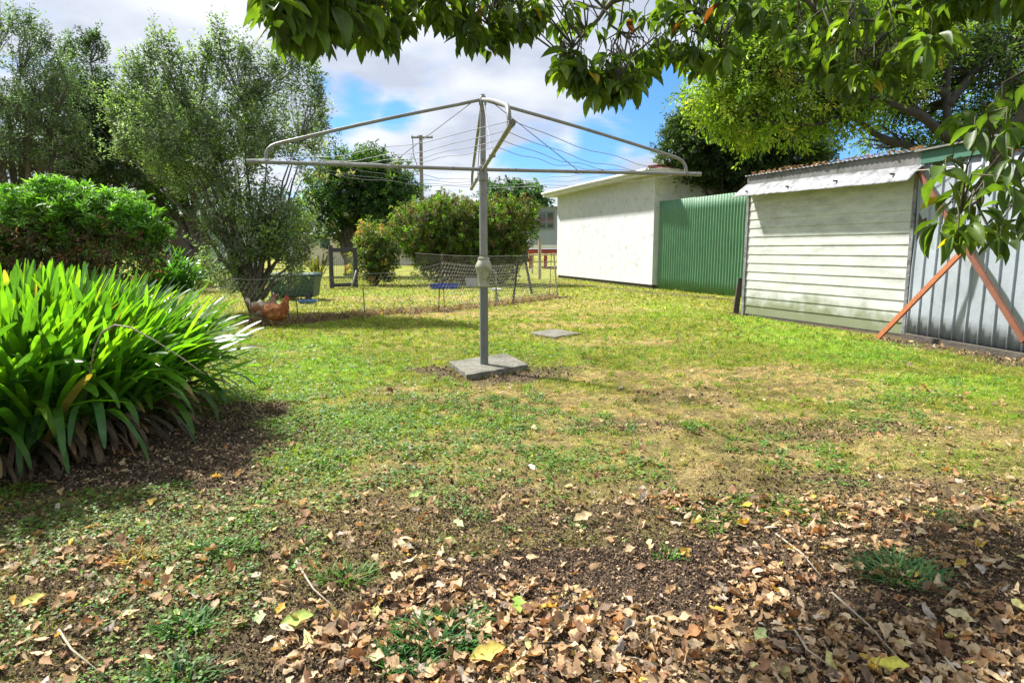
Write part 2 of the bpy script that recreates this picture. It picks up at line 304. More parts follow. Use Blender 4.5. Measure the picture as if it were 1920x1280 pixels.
nx, ny = len(ax), len(ay); ii = (np.arange(ny-1)[:, None]*nx + np.arange(nx-1)[None, :]).ravel()
F = np.stack([ii, ii+1, ii+nx+1, ii+nx], 1)
def ground_mat():
    m, t = newmat('ground_turf_and_soil'); Nn = t.nodes.new; Ln = t.links.new
    out = Nn('ShaderNodeOutputMaterial'); p = Nn('ShaderNodeBsdfPrincipled'); Ln(p.outputs[0], out.inputs[0]); p.inputs['Roughness'].default_value = .95; p.inputs['Specular IOR Level'].default_value = .15
    a = Nn('ShaderNodeAttribute'); a.attribute_name = 'Col'; g = Nn('ShaderNodeNewGeometry')
    n = Nn('ShaderNodeTexNoise'); n.inputs['Scale'].default_value = 45; n.inputs['Detail'].default_value = 6; n.inputs['Roughness'].default_value = .75; Ln(g.outputs['Position'], n.inputs[0])
    v = Nn('ShaderNodeTexNoise'); v.inputs['Scale'].default_value = 7; v.inputs['Detail'].default_value = 8; v.inputs['Roughness'].default_value = .7; Ln(g.outputs['Position'], v.inputs[0])
    mr = Nn('ShaderNodeMapRange'); mr.inputs[1].default_value = .3; mr.inputs[2].default_value = .7; mr.inputs[3].default_value = .35; mr.inputs[4].default_value = 1.7; Ln(n.outputs[0], mr.inputs[0])
    mr2 = Nn('ShaderNodeMapRange'); mr2.inputs[1].default_value = .3; mr2.inputs[2].default_value = .7; mr2.inputs[3].default_value = .7; mr2.inputs[4].default_value = 1.3; Ln(v.outputs[0], mr2.inputs[0])
    mu = Nn('ShaderNodeMath'); mu.operation = 'MULTIPLY'; Ln(mr.outputs[0], mu.inputs[0]); Ln(mr2.outputs[0], mu.inputs[1])
    vm = Nn('ShaderNodeVectorMath'); vm.operation = 'SCALE'; Ln(a.outputs[0], vm.inputs[0]); Ln(mu.outputs[0], vm.inputs['Scale']); Ln(vm.outputs[0], p.inputs['Base Color'])
    bp = Nn('ShaderNodeBump'); bp.inputs['Strength'].default_value = .9; bp.inputs['Distance'].default_value = .02; Ln(n.outputs[0], bp.inputs['Height']); Ln(bp.outputs[0], p.inputs['Normal'])
    return m
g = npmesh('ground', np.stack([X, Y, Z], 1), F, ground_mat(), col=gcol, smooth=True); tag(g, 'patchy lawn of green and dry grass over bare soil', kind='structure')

# ------------------------------------------------------------------ leaf scatter
def norm(a): return a/np.maximum(np.linalg.norm(a, axis=-1, keepdims=True), 1e-9)
def inst(tv, tf, P, D, Nn_, S, Wd=None, col=None, curl=None):
    """template tv (x side, y along, z normal); D along-dirs, Nn_ normals; S lengths"""
    n = len(P); D = norm(D); X_ = norm(np.cross(D, Nn_)); Nz = np.cross(X_, D); S = np.asarray(S)*np.ones(n); Wd = S if Wd is None else Wd
    k = len(tv); tz = np.repeat(tv[None, :, 2], n, 0)
    if curl is not None: tz = tz*curl[:, None]
    V = P[:, None, :] + X_[:, None, :]*(tv[None, :, 0:1]*Wd[:, None, None]) + D[:, None, :]*(tv[None, :, 1:2]*S[:, None, None]) + Nz[:, None, :]*(tz[:, :, None]*S[:, None, None])
    F = (tf[None]+ (np.arange(n)*k)[:, None, None]).reshape(-1, tf.shape[1])
    cc = np.repeat(col, k, axis=0) if col is not None else None
    return V.reshape(-1, 3), F, cc
RH_V = np.array([(0, 0, 0), (.5, .45, .10), (0, 1, -.08), (-.5, .45, .10)]); RH_F = np.array([(0, 1, 2, 3)])        # small leaf: one bent quad
BL_V = np.array([(-.5, 0, 0), (.5, 0, 0), (.12, 1, -.12), (-.12, 1, -.12)]); BL_F = np.array([(0, 1, 2, 3)])
def leaf_template(nseg=6, wav=.0, curl=.25, fold=.12, tip=1.0, base=.05):
    V = []; F = []
    for i in range(nseg+1):
        t = i/nseg; w = (math.sin(math.pi*t**1.12))**.85*.5 if 0 < t < 1 else (.02 if t == 0 else 0.004)
        z = -curl*t*t; ww = wav*math.sin(t*14)
        V += [(-w, t, z+fold*w+ww), (0, t, z), (w, t, z+fold*w-ww)]
    for i in range(nseg):
        a = i*3; F += [(a, a+1, a+4, a+3), (a+1, a+2, a+5, a+4)]
    return np.array(V), np.array(F)
LF_V, LF_F = leaf_template(7, .012, .22, .35)
DRY_V, DRY_F = leaf_template(6, .05, -.22, .45)
for _i, _k in ((3, 1.25), (5, .8), (6, 1.35), (8, 1.1), (9, .62), (11, 1.3), (12, 1.15), (14, .7)): DRY_V[_i, 0] *= _k
def vary(base, n, amt=.3, hue=.15):
    b = np.array(base)[None, :]*np.ones((n, 1)); v = 1+amt*(RNG.random((n, 1))*2-1); h = RNG.random((n, 1))*2-1
    b = b*v; b[:, 0:1] *= 1+hue*h; b[:, 2:3] *= 1-hue*h*.5; return b
def pick(cols, w, n, amt=.25):
    cols = np.array(cols); i = RNG.choice(len(cols), n, p=np.array(w)/sum(w)); return cols[i]*(1+amt*(RNG.random((n, 1))*2-1))

# grass and weeds -----------------------------------------------------------
def scatter(y0, y1, dens, marg=.6):
    A = 0; w = lambda yy: .84*yy+marg
    n = int((y1-y0)*(w(y0)+w(y1))*dens); yy = y0+(y1-y0)*RNG.random(n*2); xx = (RNG.random(n*2)*2-1)*w(y1)
    k = np.abs(xx) < w(yy); return xx[k][:n], yy[k][:n]
def inside_keepout(x, y):   # no blades under the slabs / in the sheds
    k = np.ones_like(x, dtype=bool)
    for P in (PADQ, SLABQ):
        ins = np.ones_like(x, dtype=bool)
        for a, b in zip(P, P[1:]+P[:1]): ins &= ((b[0]-a[0])*(y-a[1])-(b[1]-a[1])*(x-a[0])) > 0
        k &= ~ins
    d = (S3-S0).normalized(); nx_ = (x-S0.x)*d.y-(y-S0.y)*d.x
    k &= ~((nx_ < 0) if ((0-S0.x)*d.y-(0-S0.y)*d.x) > 0 else (nx_ > 0))
    k |= (y > S0.y+.3)
    return k
PADQ = [(gr(842, 686).x, gr(842, 686).y), (gr(876, 712).x, gr(876, 712).y), (gr(990, 692).x, gr(990, 692).y), (gr(950, 670).x, gr(950, 670).y)]
SLABQ = [(gr(992, 626).x, gr(992, 626).y), (gr(1040, 634).x, gr(1040, 634).y), (gr(1088, 627).x, gr(1088, 627).y), (gr(1040, 618).x, gr(1040, 618).y)]
Vs, Fs_, Cs = [], [], []; off = 0
for y0, y1, dens, hl, hw in ((1.0, 2.6, 15000, .020, .0026), (2.6, 4.5, 9000, .024, .0038), (4.5, 7.5, 5000, .032, .0055), (7.5, 12, 1500, .042, .010), (12, 24, 240, .06, .025)):
    x, y = scatter(y0, y1, dens); s_, d_, l_ = masks(x, y)
    clump = fbm(x, y, 14, 3)
    k = (RNG.random(len(x)) > s_**1.5*1.02) & ((clump > .30+.18*(1-l_)*(y < 5)) | (RNG.random(len(x)) < .45)) & inside_keepout(x, y); x, y, s_, d_, l_ = x[k], y[k], s_[k], d_[k], l_[k]; n = len(x)
    isdry = RNG.random(n) < np.clip(d_*.95+.22+.3*sstep(4.6, 2.6, y), 0, .95)
    c = np.where(isdry[:, None], vary((.42, .32, .155), n, .5, .15), vary((.20, .25, .034), n, .5, .3)*(1-l_[:, None]) + vary((.19, .33, .028), n, .45, .3)*l_[:, None])
    c = c*(.45+1.1*fbm(x, y, 16, 3)+.25*(fbm(x, y, 5, 2)-.5))[:, None]*np.array((1.12, 1.08, 1.0))
    a = RNG.random(n)*6.283; el = .15+1.0*RNG.random(n)*(1-.65*isdry); D = np.stack([np.cos(a)*np.cos(el), np.sin(a)*np.cos(el), np.sin(el)], 1)
    Nz = np.stack([RNG.normal(0, .6, n), RNG.normal(0, .6, n), np.ones(n)], 1)
    V, F, cc = inst(BL_V, BL_F, np.stack([x, y, gz(x, y)-.002], 1), D, Nz, hl*(.5+RNG.random(n)), hw*(.6+.8*RNG.random(n)), c)
    Vs.append(V); Fs_.append(F+off); Cs.append(cc); off += len(V)
nt_ = 5200; x0 = (RNG.random(nt_)*2-1)*8; y0 = 2.4+RNG.random(nt_)**.8*8.5; k = (np.abs(x0) < .84*y0+.5); x0, y0 = x0[k], y0[k]; s_, d_, l_ = masks(x0, y0); k = (s_ < .5) & inside_keepout(x0, y0) & (RNG.random(len(x0)) < .9-.55*d_); x0, y0, l_ = x0[k], y0[k], l_[k]
nb_ = 12; x = np.repeat(x0, nb_)+RNG.normal(0, .018, len(x0)*nb_); y = np.repeat(y0, nb_)+RNG.normal(0, .018, len(x0)*nb_); n = len(x); a = RNG.random(n)*6.283; el = .4+.9*RNG.random(n)
c = np.repeat(vary((.17, .26, .03), len(x0), .5, .35), nb_, axis=0)*(1+.3*(RNG.random((n, 1))*2-1))
V, F, cc = inst(BL_V, BL_F, np.stack([x, y, gz(x, y)-.002], 1), np.stack([np.cos(a)*np.cos(el), np.sin(a)*np.cos(el), np.sin(el)], 1), np.stack([RNG.normal(0, .6, n), RNG.normal(0, .6, n), np.ones(n)], 1), .025+.03*RNG.random(n), .004+.0008*y, c)
Vs.append(V); Fs_.append(F+off); Cs.append(cc); off += len(V)
g = npmesh('grass', np.concatenate(Vs), np.concatenate(Fs_), M['grass'], col=np.concatenate(Cs)); tag(g, 'short patchy green and straw coloured lawn grass', 'grass', kind='stuff')
# low round-leaved weeds (clover like) -----------------------------------
HX = np.array([(0, 0, 0), (.42, .2, .06), (.5, .6, .08), (0, 1, -.05), (-.5, .6, .08), (-.42, .2, .06)]); HXF = np.array([(0, 1, 2, 3, 4, 5)])
Vs, Fs_, Cs = [], [], []; off = 0
for y0, y1, dens, sz in ((1.0, 2.6, 14000, .0095), (2.6, 4.8, 6000, .013), (4.8, 7.5, 700, .02)):
    x, y = scatter(y0, y1, dens); s_, d_, l_ = masks(x, y); c1 = fbm(x+31, y, 2.0, 3); c2 = fbm(x, y+7, 11, 3)
    left = sstep(.6, -.9, x/np.maximum(y, .1)*1.6)
    k = (c2 > .50-.12*left-.05*l_) & (c1+.25*left+.1*l_ > .56) & (RNG.random(len(x)) > np.maximum(s_*.85, (s_ > .8))) & inside_keepout(x, y); x, y = x[k], y[k]; n = len(x)
    a = RNG.random(n)*6.283; D = np.stack([np.cos(a), np.sin(a), .25*RNG.normal(0, 1, n)], 1); Nz = np.stack([RNG.normal(0, .35, n), RNG.normal(0, .35, n), np.ones(n)], 1)
    V, F, cc = inst(HX, HXF, np.stack([x, y, gz(x, y)+.004+.02*RNG.random(n)], 1), D, Nz, sz*(.5+RNG.random(n)), None, vary((.12, .22, .035), n, .6, .4))
    Vs.append(V); Fs_.append(F+off); Cs.append(cc); off += len(V)
g = npmesh('low_weeds', np.concatenate(Vs), np.concatenate(Fs_), M['leaf'], col=np.concatenate(Cs)); tag(g, 'small round leaved green weeds creeping through the near lawn', 'weeds', kind='stuff')
# soil crumbs and leaf fragments ----------------------------------------------
Vs, Fs_, Cs = [], [], []; off = 0
TT = np.array([(0, 0, -.3), (.5, .5, .3), (0, 1, -.2), (-.5, .4, .35)])
for y0, y1, dens, sz in ((1.0, 2.6, 26000, .0085), (2.6, 4.6, 9000, .012), (4.6, 8, 700, .022), (8, 15, 120, .04)):
    x, y = scatter(y0, y1, dens); s_, d_, l_ = masks(x, y); k = (RNG.random(len(x)) < .05*(y < 4)+.95*s_**1.3) & inside_keepout(x, y); x, y = x[k], y[k]; n = len(x)
    D = RNG.normal(0, 1, (n, 3)); D[:, 2] *= .35; Nz = RNG.normal(0, .6, (n, 3)); Nz[:, 2] = 1
    c = pick([(.09, .062, .043), (.15, .105, .07), (.045, .033, .025), (.27, .19, .115), (.40, .29, .17)], [3, 3.4, 2, 1.8, 1.3], n, .4)
    V, F, cc = inst(TT, RH_F, np.stack([x, y, gz(x, y)+.003], 1), D, Nz, sz*(.35+1.2*RNG.random(n)**1.6), None, c)
    Vs.append(V); Fs_.append(F+off); Cs.append(cc); off += len(V)
g = npmesh('soil_crumbs', np.concatenate(Vs), np.concatenate(Fs_), M['crumb'], col=np.concatenate(Cs)); tag(g, 'dark soil crumbs and broken leaf bits on bare ground', 'soil crumbs', kind='stuff')
# fallen leaves -----------------------------------------------------------
def litter_density(x, y):
    d = blobmask(x, y, [(1450, 1235, 1.2, .34, 1), (1800, 1230, .9, .40, 1), (1050, 1235, .55, .26, 1), (1400, 1110, .36, .24, .8), (1560, 1010, .55, .16, .5), (1400, 950, .6, .16, .5), (1700, 960, .5, .2, .42), (1800, 1100, .4, .3, .35), (700, 1250, .3, .12, .3),
        (420, 1100, 1.2, .5, .20), (120, 1130, .8, .5, .24), (1250, 1060, .4, .2, .12), (300, 880, .7, .3, .2), (900, 990, 1.2, .4, .12), (1750, 880, 1.2, .5, .12)], .45)
    d = d*(1-.85*blobmask(x, y, [(1240, 1080, .30, .20, 1), (1600, 1130, .30, .13, .9), (1330, 1020, .3, .1, .7), (1300, 1150, .2, .12, .8)], .4))
    base = .030+.020*sstep(6, 3.5, y)*(.4+1.2*fbm(x, y, .9, 2))
    d = np.maximum(d, base); dd = (S1-S0).normalized()
    d = np.maximum(d, seg_mask(x, y, [(S1.x-.3, S1.y), (S3.x-.35, S3.y)], .35)*.45)
    return np.maximum(d, seg_mask(x, y, [(p.x, p.y) for p in FENCE], .25)*.30)
DRYC = [(.44, .30, .16), (.34, .215, .105), (.56, .43, .26), (.25, .14, .075), (.34, .17, .065), (.20, .14, .09), (.42, .36, .28), (.55, .52, .20), (.60, .42, .08)]; DRYW = [5, 5, 4, 3, 1.6, 2, 1.6, .7, .35]
x, y = scatter(1.05, 2.8, 2300); x2, y2 = scatter(2.8, 5, 900); x3, y3 = scatter(5, 13, 180); xx = np.concatenate([x, x2, x3]); yy = np.concatenate([y, y2, y3])
k = (RNG.random(len(xx)) < litter_density(xx, yy)*np.where(yy > 5, .9, 1)) & inside_keepout(xx, yy) & (np.hypot((xx-AG.x)/1.3, (yy-AG.y)/1.0) > .75); xx, yy = xx[k], yy[k]; n = len(xx)
def leaf_arrays(xx, yy, size, colr, flat=.30, lift=.009):
    n = len(xx); a = RNG.random(n)*6.283; D = np.stack([np.cos(a), np.sin(a), RNG.normal(0, flat*.6, n)], 1); Nz = np.stack([RNG.normal(0, flat, n), RNG.normal(0, flat, n), np.ones(n)*np.where(RNG.random(n) < .3, -1, 1)], 1)
    return np.stack([xx, yy, gz(xx, yy)+lift+lift*1.2*RNG.random(n)], 1), D, Nz, size, size*(.42+.25*RNG.random(n)), colr, .2+1.5*RNG.random(n)
size = (.018+.044*RNG.random(n)**1.9)*np.where(yy > 4.5, 1.15, 1)
P_, D_, N_, S_, W_, C_, U_ = leaf_arrays(xx, yy, size, pick(DRYC, DRYW, n, .25))
score = S_/np.maximum(yy, 1)*(np.abs(xx/np.maximum(yy, .1)) < .78)*(yy > 1.55); order = np.argsort(-score); NI = 270; ind = order[:NI]; rest = order[NI:]
_r = np.random.default_rng(77); TPL = []
for _q in range(7):
    tv, tf = leaf_template(6, .03+.07*_r.random(), -.5+.9*_r.random(), .15+.6*_r.random()); k3_ = _r.uniform(.5, 1.45, len(tv)) if _q < 4 else _r.uniform(.85, 1.15, len(tv)); tv = tv.copy(); tv[:, 0] *= k3_*(1 if _q < 5 else .6); tv[:, 1] += _r.normal(0, .03 if _q < 4 else .0, len(tv)); tv[:, 2] += _r.normal(0, .035, len(tv)); TPL.append((tv, tf))
Vs, Fs_, Cs = [], [], []; off = 0; tq = RNG.integers(0, 7, len(rest))
for _q in range(7):
    r_ = rest[tq == _q]; V, F, cc = inst(TPL[_q][0], TPL[_q][1], P_[r_], D_[r_], N_[r_], S_[r_], W_[r_], C_[r_], U_[r_]); Vs.append(V); Fs_.append(F+off); Cs.append(cc); off += len(V)
V, F, cc = np.concatenate(Vs), np.concatenate(Fs_), np.concatenate(Cs)
g = npmesh('leaf_litter', V, F, M['dry'], col=cc, smooth=True); tag(g, 'mass of small curled brown leaves littering soil and lawn', 'leaf litter', kind='stuff')
print('litter', n, 'individual', NI)
def single_leaf(name, p, D, Nz, s, w, c, u, label, group, tmpl=(DRY_V, DRY_F), matn='dry'):
    o_ = np.array(p); V, F, cc = inst(tmpl[0], tmpl[1], np.array([(0, 0, 0)]), np.array([D]), np.array([Nz]), np.array([s]), np.array([w]), np.array([c]), np.array([u]))
    o = npmesh(name, V, F, M[matn], col=cc, smooth=True); o.location = tuple(o_); return tag(o, label, 'leaf', group)
def shade_word(c):
    if c[1] > c[0]*.85: return 'yellow green'
    if c[0] > .40 and c[2] < .1: return 'orange'
    return 'pale tan' if c[0] > .48 else ('light brown' if c[0] > .34 else 'dark brown')
for i in ind:
    cx = xx[i]/yy[i]; where = 'on the bare ground at the left foreground' if cx < -.25 else ('in the middle foreground below the clothesline' if cx < .2 else 'in the thick litter at the right foreground')
    if yy[i] > 3.0: where = 'on the lawn beyond the thick litter'
    single_leaf('fallen_leaf', P_[i], D_[i], N_[i], S_[i], W_[i], C_[i], U_[i], f'{shade_word(C_[i])} curled dry leaf lying {where}', 'larger fallen leaves on the ground', TPL[i % 7])
for px, py, s, c, ang, lab in ((527, 1190, .095, (.34, .46, .10), .2, 'large yellow green leaf with wavy edge on soil at lower left'), (487, 1188, .06, (.45, .55, .25), 1.9, 'small pale green leaf beside the large wavy edged leaf'),
        (975, 1168, .075, (.30, .50, .08), 1.7, 'bright green pointed leaf standing out on brown litter'), (765, 942, .07, (.34, .46, .14), .6, 'pale green oval leaf on the lawn left of centre'), (870, 1000, .06, (.42, .55, .28), 2.4, 'pale green leaf on dark soil below the clothesline'),
        (880, 1250, .10, (.62, .52, .12), .3, 'big yellow leaf at the bottom edge near the grass tuft'), (1002, 893, .06, (.78, .70, .50), 2.0, 'whitish leaf lying alone on the near lawn'), (1415, 1212, .06, (.45, .52, .22), .8, 'pale green leaf in the brown litter at lower right'),
        (1390, 953, .05, (.60, .52, .06), .1, 'yellow leaf at the far edge of the litter'), (1075, 985, .09, (.58, .44, .24), .5, 'long pale brown leaf beside dark soil'), (38, 1150, .07, (.50, .50, .12), .9, 'yellow green leaf among weeds at the left edge'),
        (1830, 1180, .08, (.62, .55, .30), 2.6, 'pale yellow leaf in litter at the right edge'), (520, 1168, .05, (.62, .36, .06), 1.5, 'small orange leaf tucked behind the large wavy leaf'), (1630, 1255, .09, (.52, .50, .08), -.4, 'yellow leaf at the bottom edge in thick litter')):
    p = gr(px, py); p.z = float(gz(np.array([p.x]), np.array([p.y]))[0])+.022
    single_leaf('fallen_leaf', p, (math.cos(ang), math.sin(ang), .05), (.1, -.35, 1), s, s*.5, c, .6, lab, 'larger fallen leaves on the ground')
# twigs on the ground
for k_, (x0, y0, x1, y1) in enumerate([(560, 1060, 640, 1150), (1455, 1000, 1540, 1080), (1560, 1110, 1700, 1250), (110, 1180, 200, 1270), (955, 1215, 1110, 1203), (1490, 1180, 1560, 1250), (1770, 1230, 1810, 1279)]):
    A, B = gr(x0, y0, .015), gr(x1, y1, .02); mb = MB(); mid = (A+B)/2+Vector((random.uniform(-.03, .03), random.uniform(-.03, .03), .01)); mb.tube([A, A.lerp(mid, .6), mid, B], [.004, .0035, .003, .0015], 5)
    o = mb.build('fallen_twig', M['palewood'] if k_ != 4 else M['oldwood'], smooth=True)
    tag(o, ['thin bent twig on weeds left of the soil patch', 'straight thin twig crossing bare soil right of centre', 'long pale stalk lying in thick litter at lower right', 'curved pale stalk at the lower left edge', 'short dark stick beneath the bright green pointed leaf', 'thin stalk beside the long pale stalk at lower right', 'short stalk at the bottom right edge'][k_], 'twig', 'twigs on the ground')
# grass tufts -----------------------------------------------------------
def tuft(px, py, rx, ry, n, hgt, label, colr=(.07, .16, .03), wd=.004):
    c = gr(px, py); a = RNG.random(n)*6.283; r = np.sqrt(RNG.random(n)); x = c.x+rx*r*np.cos(a); y = c.y+ry*r*np.sin(a); z = gz(x, y)
    segs = 4; a2 = np.arctan2(y-c.y, x-c.x)+RNG.normal(0, .9, n); out = .5+.8*RNG.random(n); Hh = hgt*(.5+.7*RNG.random(n))
    V = np.zeros((n, (segs+1)*2, 3)); sx = -np.sin(a2); sy = np.cos(a2)
    for i in range(segs+1):
        t = i/segs; px_ = x+np.cos(a2)*out*Hh*t**1.5; py_ = y+np.sin(a2)*out*Hh*t**1.5; pz = z-.003+Hh*(t-.45*t*t*out); w = wd*(1-t**2*.92)
        for q, sgn in ((0, -1), (1, 1)): V[:, i*2+q] = np.stack([px_+sx*w*sgn, py_+sy*w*sgn, pz], 1)
    F = np.array([(i*2, i*2+1, i*2+3, i*2+2) for i in range(segs)]); F = (F[None]+(np.arange(n)*(segs+1)*2)[:, None, None]).reshape(-1, 4)
    cc = np.repeat(vary(colr, n, .5, .3), (segs+1)*2, axis=0)
    o = npmesh('grass_tuft', V.reshape(-1, 3), F, M['grass'], col=cc, smooth=True); return tag(o, label, 'grass tuft')
tuft(1690, 1080, .14, .11, 260, .075, 'green grass tuft on bare soil at the right foreground', (.08, .17, .05))
tuft(820, 1205, .13, .10, 260, .055, 'dense green grass tuft left of the thick litter at the bottom', (.05, .15, .03)); tuft(765, 1245, .09, .06, 120, .05, 'lower end of green tuft at the bottom edge', (.05, .15, .03)); tuft(870, 1165, .07, .05, 80, .045, 'small grass tuft just behind the dense bottom tuft', (.06, .16, .03))
tuft(350, 1180, .08, .06, 120, .05, 'small green grass tuft at lower left', (.06, .17, .03)); tuft(430, 1035, .12, .06, 120, .05, 'flat green tuft on weedy ground below the strap leaved clump', (.09, .20, .03))
tuft(255, 1050, .08, .06, 110, .05, 'dry orange brown grass tuft at the left foreground', (.36, .25, .06)); tuft(650, 1085, .10, .07, 120, .05, 'thin grass tuft with pale leaves in it left of centre', (.10, .19, .04))
tuft(1250, 1045, .05, .03, 40, .04, 'tiny bright green seedling tuft on dark soil', (.09, .22, .03)); tuft(345, 1275, .1, .04, 60, .06, 'dark green grass blades at the bottom left edge', (.05, .14, .03))

# ------------------------------------------------------------------ trees and shrubs
def blob(px, py, Yd, rx, ry, rd=None):
    c = at(px, py, Yd); k = Yd/FPX; return (c, rx*k, ry*k, (rd if rd else min(rx, 1.2*ry)*1.0)*k)
def crown_points(blobs, n, shell=.55):
    vol = np.array([b[1]*b[2]*b[3] for b in blobs])**.8; cnt = RNG.choice(len(blobs), n, p=vol/vol.sum()); P = np.zeros((n, 3)); O = np.zeros((n, 3))
    d = norm(RNG.normal(0, 1, (n, 3))); r = shell+(1-shell)*RNG.random(n)**.7
    # clumpy: modulate radius with direction noise
    r *= .82+.36*fbm(d[:, 0]*2.3+cnt*3.1+9, d[:, 2]*2.3+d[:, 1]*1.7+cnt*5.7+9, 1.3, 3)
    for i, b in enumerate(blobs):
        k = cnt == i; P[k] = np.array(b[0])+d[k]*r[k, None]*np.array((b[1], b[3], b[2])); O[k] = d[k]
    return P, O
def foliage(name, P, O, parent, matn, cols, w, nl, shoot, leaf, width=.45, up=.6, droop=0, spread=.25, amt=.3, tmpl=(RH_V, RH_F), label=None, whorl=False):
    """one shoot per P, with nl leaves along it"""
    n = len(P); sdir = norm(O*(1-up)+np.array((0, 0, up))[None]+RNG.normal(0, .25, (n, 3))); sl_ = shoot*(.5+RNG.random(n))
    shoot_c = pick(cols, w, n, amt); idx = np.repeat(np.arange(n), nl); m_ = len(idx)
    t = RNG.random(m_); 
    if whorl: t = .55+.45*t
    a = RNG.normal(0, 1, (m_, 3)); perp = norm(a-(a*sdir[idx]).sum(1)[:, None]*sdir[idx])
    pos = P[idx]+sdir[idx]*(sl_[idx]*t)[:, None]+perp*(spread*shoot*RNG.random(m_)*(1.1-t*.7))[:, None]
    D = norm(perp*(.9 if not whorl else .8)+sdir[idx]*.6+np.array((0, 0, -droop))[None]); Nz = norm(sdir[idx]*.7+RNG.normal(0, .5, (m_, 3))+np.array((0, 0, .5)))
    c = shoot_c[idx]*(1+.35*(RNG.random((m_, 1))*2-1)); S = leaf*(.6+.8*RNG.random(m_))
    V, F, cc = inst(tmpl[0], tmpl[1], pos, D, Nz, S, S*width, c)
    o = npmesh(name, V, F, M[matn], parent, col=cc); 
    if label: o['label'] = label
    return o, sdir, sl_
def limbs(mb, base, targets, r0, bend=.35, k=6, wob=.06, rise=.5):
    nodes = []
    for T in targets:
        T = Vector(T); b = Vector(base)+Vector((random.uniform(-1, 1), random.uniform(-1, 1), 0))*r0*.7; L_ = (T-b).length; mid = b.lerp(T, .45)+Vector((0, 0, L_*bend*.25)); mid.x = b.x+(T.x-b.x)*(1-rise)*.8; mid.y = b.y+(T.y-b.y)*(1-rise)*.8
        pts = []; q = 9
        for i in range(q+1):
            t = i/q; p = b*(1-t)**2+mid*2*t*(1-t)+T*t*t; p += Vector((random.uniform(-1, 1), random.uniform(-1, 1), random.uniform(-1, 1)))*L_*wob*.35*min(1, t*3); pts.append(p)
        mb.tube(pts, [r0*(1-.86*i/q) for i in range(q+1)], k); nodes += [(p, r0*(1-.86*i/q)) for i, p in enumerate(pts) if i > 2]
    return nodes
def twigs(mb, nodes, P, sdir, sl_, sub, r=.012, k=4):
    NP = np.array([tuple(p) for p, _ in nodes]); idx = RNG.choice(len(P), min(sub, len(P)), replace=False)
    for i in idx:
        d = np.linalg.norm(NP-P[i], axis=1); j = int(np.argmin(d)); a = Vector(NP[j]); e = Vector(P[i])+Vector(sdir[i])*float(sl_[i])*.9; b = Vector(P[i]); mid = a.lerp(b, .5)+Vector((random.uniform(-1, 1), random.uniform(-1, 1), random.uniform(-.6, .8)))*d[j]*.12
        rr = min(r*1.6, max(r*.7, nodes[j][1]*.6)); mb.tube([a, mid, b, e], [rr, rr*.75, rr*.5, rr*.2], k, cap=False)
def tree(name, label, cat, base, blobs, n, matn, cols, w, nl, shoot, leaf, r0, nlimb, sub, width=.45, up=.6, droop=0, shell=.5, bark='bark', group=None, whorl=False, spread=.25, twr=.012, rise=.5, wob=.06, amt=.3, stem='trunk', crown='crown', gap=None, extra=None, tmpl=(RH_V, RH_F)):
    t = empty(name, base, label, cat, group); P, O = crown_points(blobs, n, shell)
    if gap: kk = fbm(P[:, 0]*1.1+P[:, 1]*.7+50, P[:, 2]*1.1+50, gap[1], 3) > gap[0]; P, O = P[kk], O[kk]
    if extra is not None: P = np.concatenate([P, extra[0]]); O = np.concatenate([O, extra[1]])
    o, sdir, sl_ = foliage(crown, P, O, t, matn, cols, w, nl, shoot, leaf, width, up, droop, spread, amt, whorl=whorl, tmpl=tmpl)
    mb = MB(); ts = []
    for i in range(nlimb):
        b = blobs[i % len(blobs)]; ts.append(Vector(b[0])+Vector((random.uniform(-.6, .6)*b[1], random.uniform(-.6, .6)*b[3], random.uniform(-.2, .7)*b[2])))
    nodes = limbs(mb, base, ts, r0, k=7, rise=rise, wob=wob); twigs(mb, nodes, P, sdir, sl_, sub, twr); mb.build(stem, M[bark], t, smooth=True)
    return t
def spikes(px, py, Yd, hpx, n, wpx=12):     # vertical feathery leader
    c = at(px, py, Yd); k = Yd/FPX; t = RNG.random(n); P = np.stack([c.x+RNG.normal(0, wpx*k, n)*(1.15-t), c.y+RNG.normal(0, wpx*k, n)*(1.1-t), c.z+t*hpx*k], 1); O = np.zeros((n, 3)); O[:, 2] = 1; O[:, :2] = RNG.normal(0, .3, (n, 2)); return P, O
def cat2(*L_): return np.concatenate([a[0] for a in L_]), np.concatenate([a[1] for a in L_])
OL = [(.16, .21, .12), (.19, .26, .12), (.10, .14, .08), (.24, .33, .08), (.30, .33, .29)]  # last pale grey tone paints sky glare on the shoots
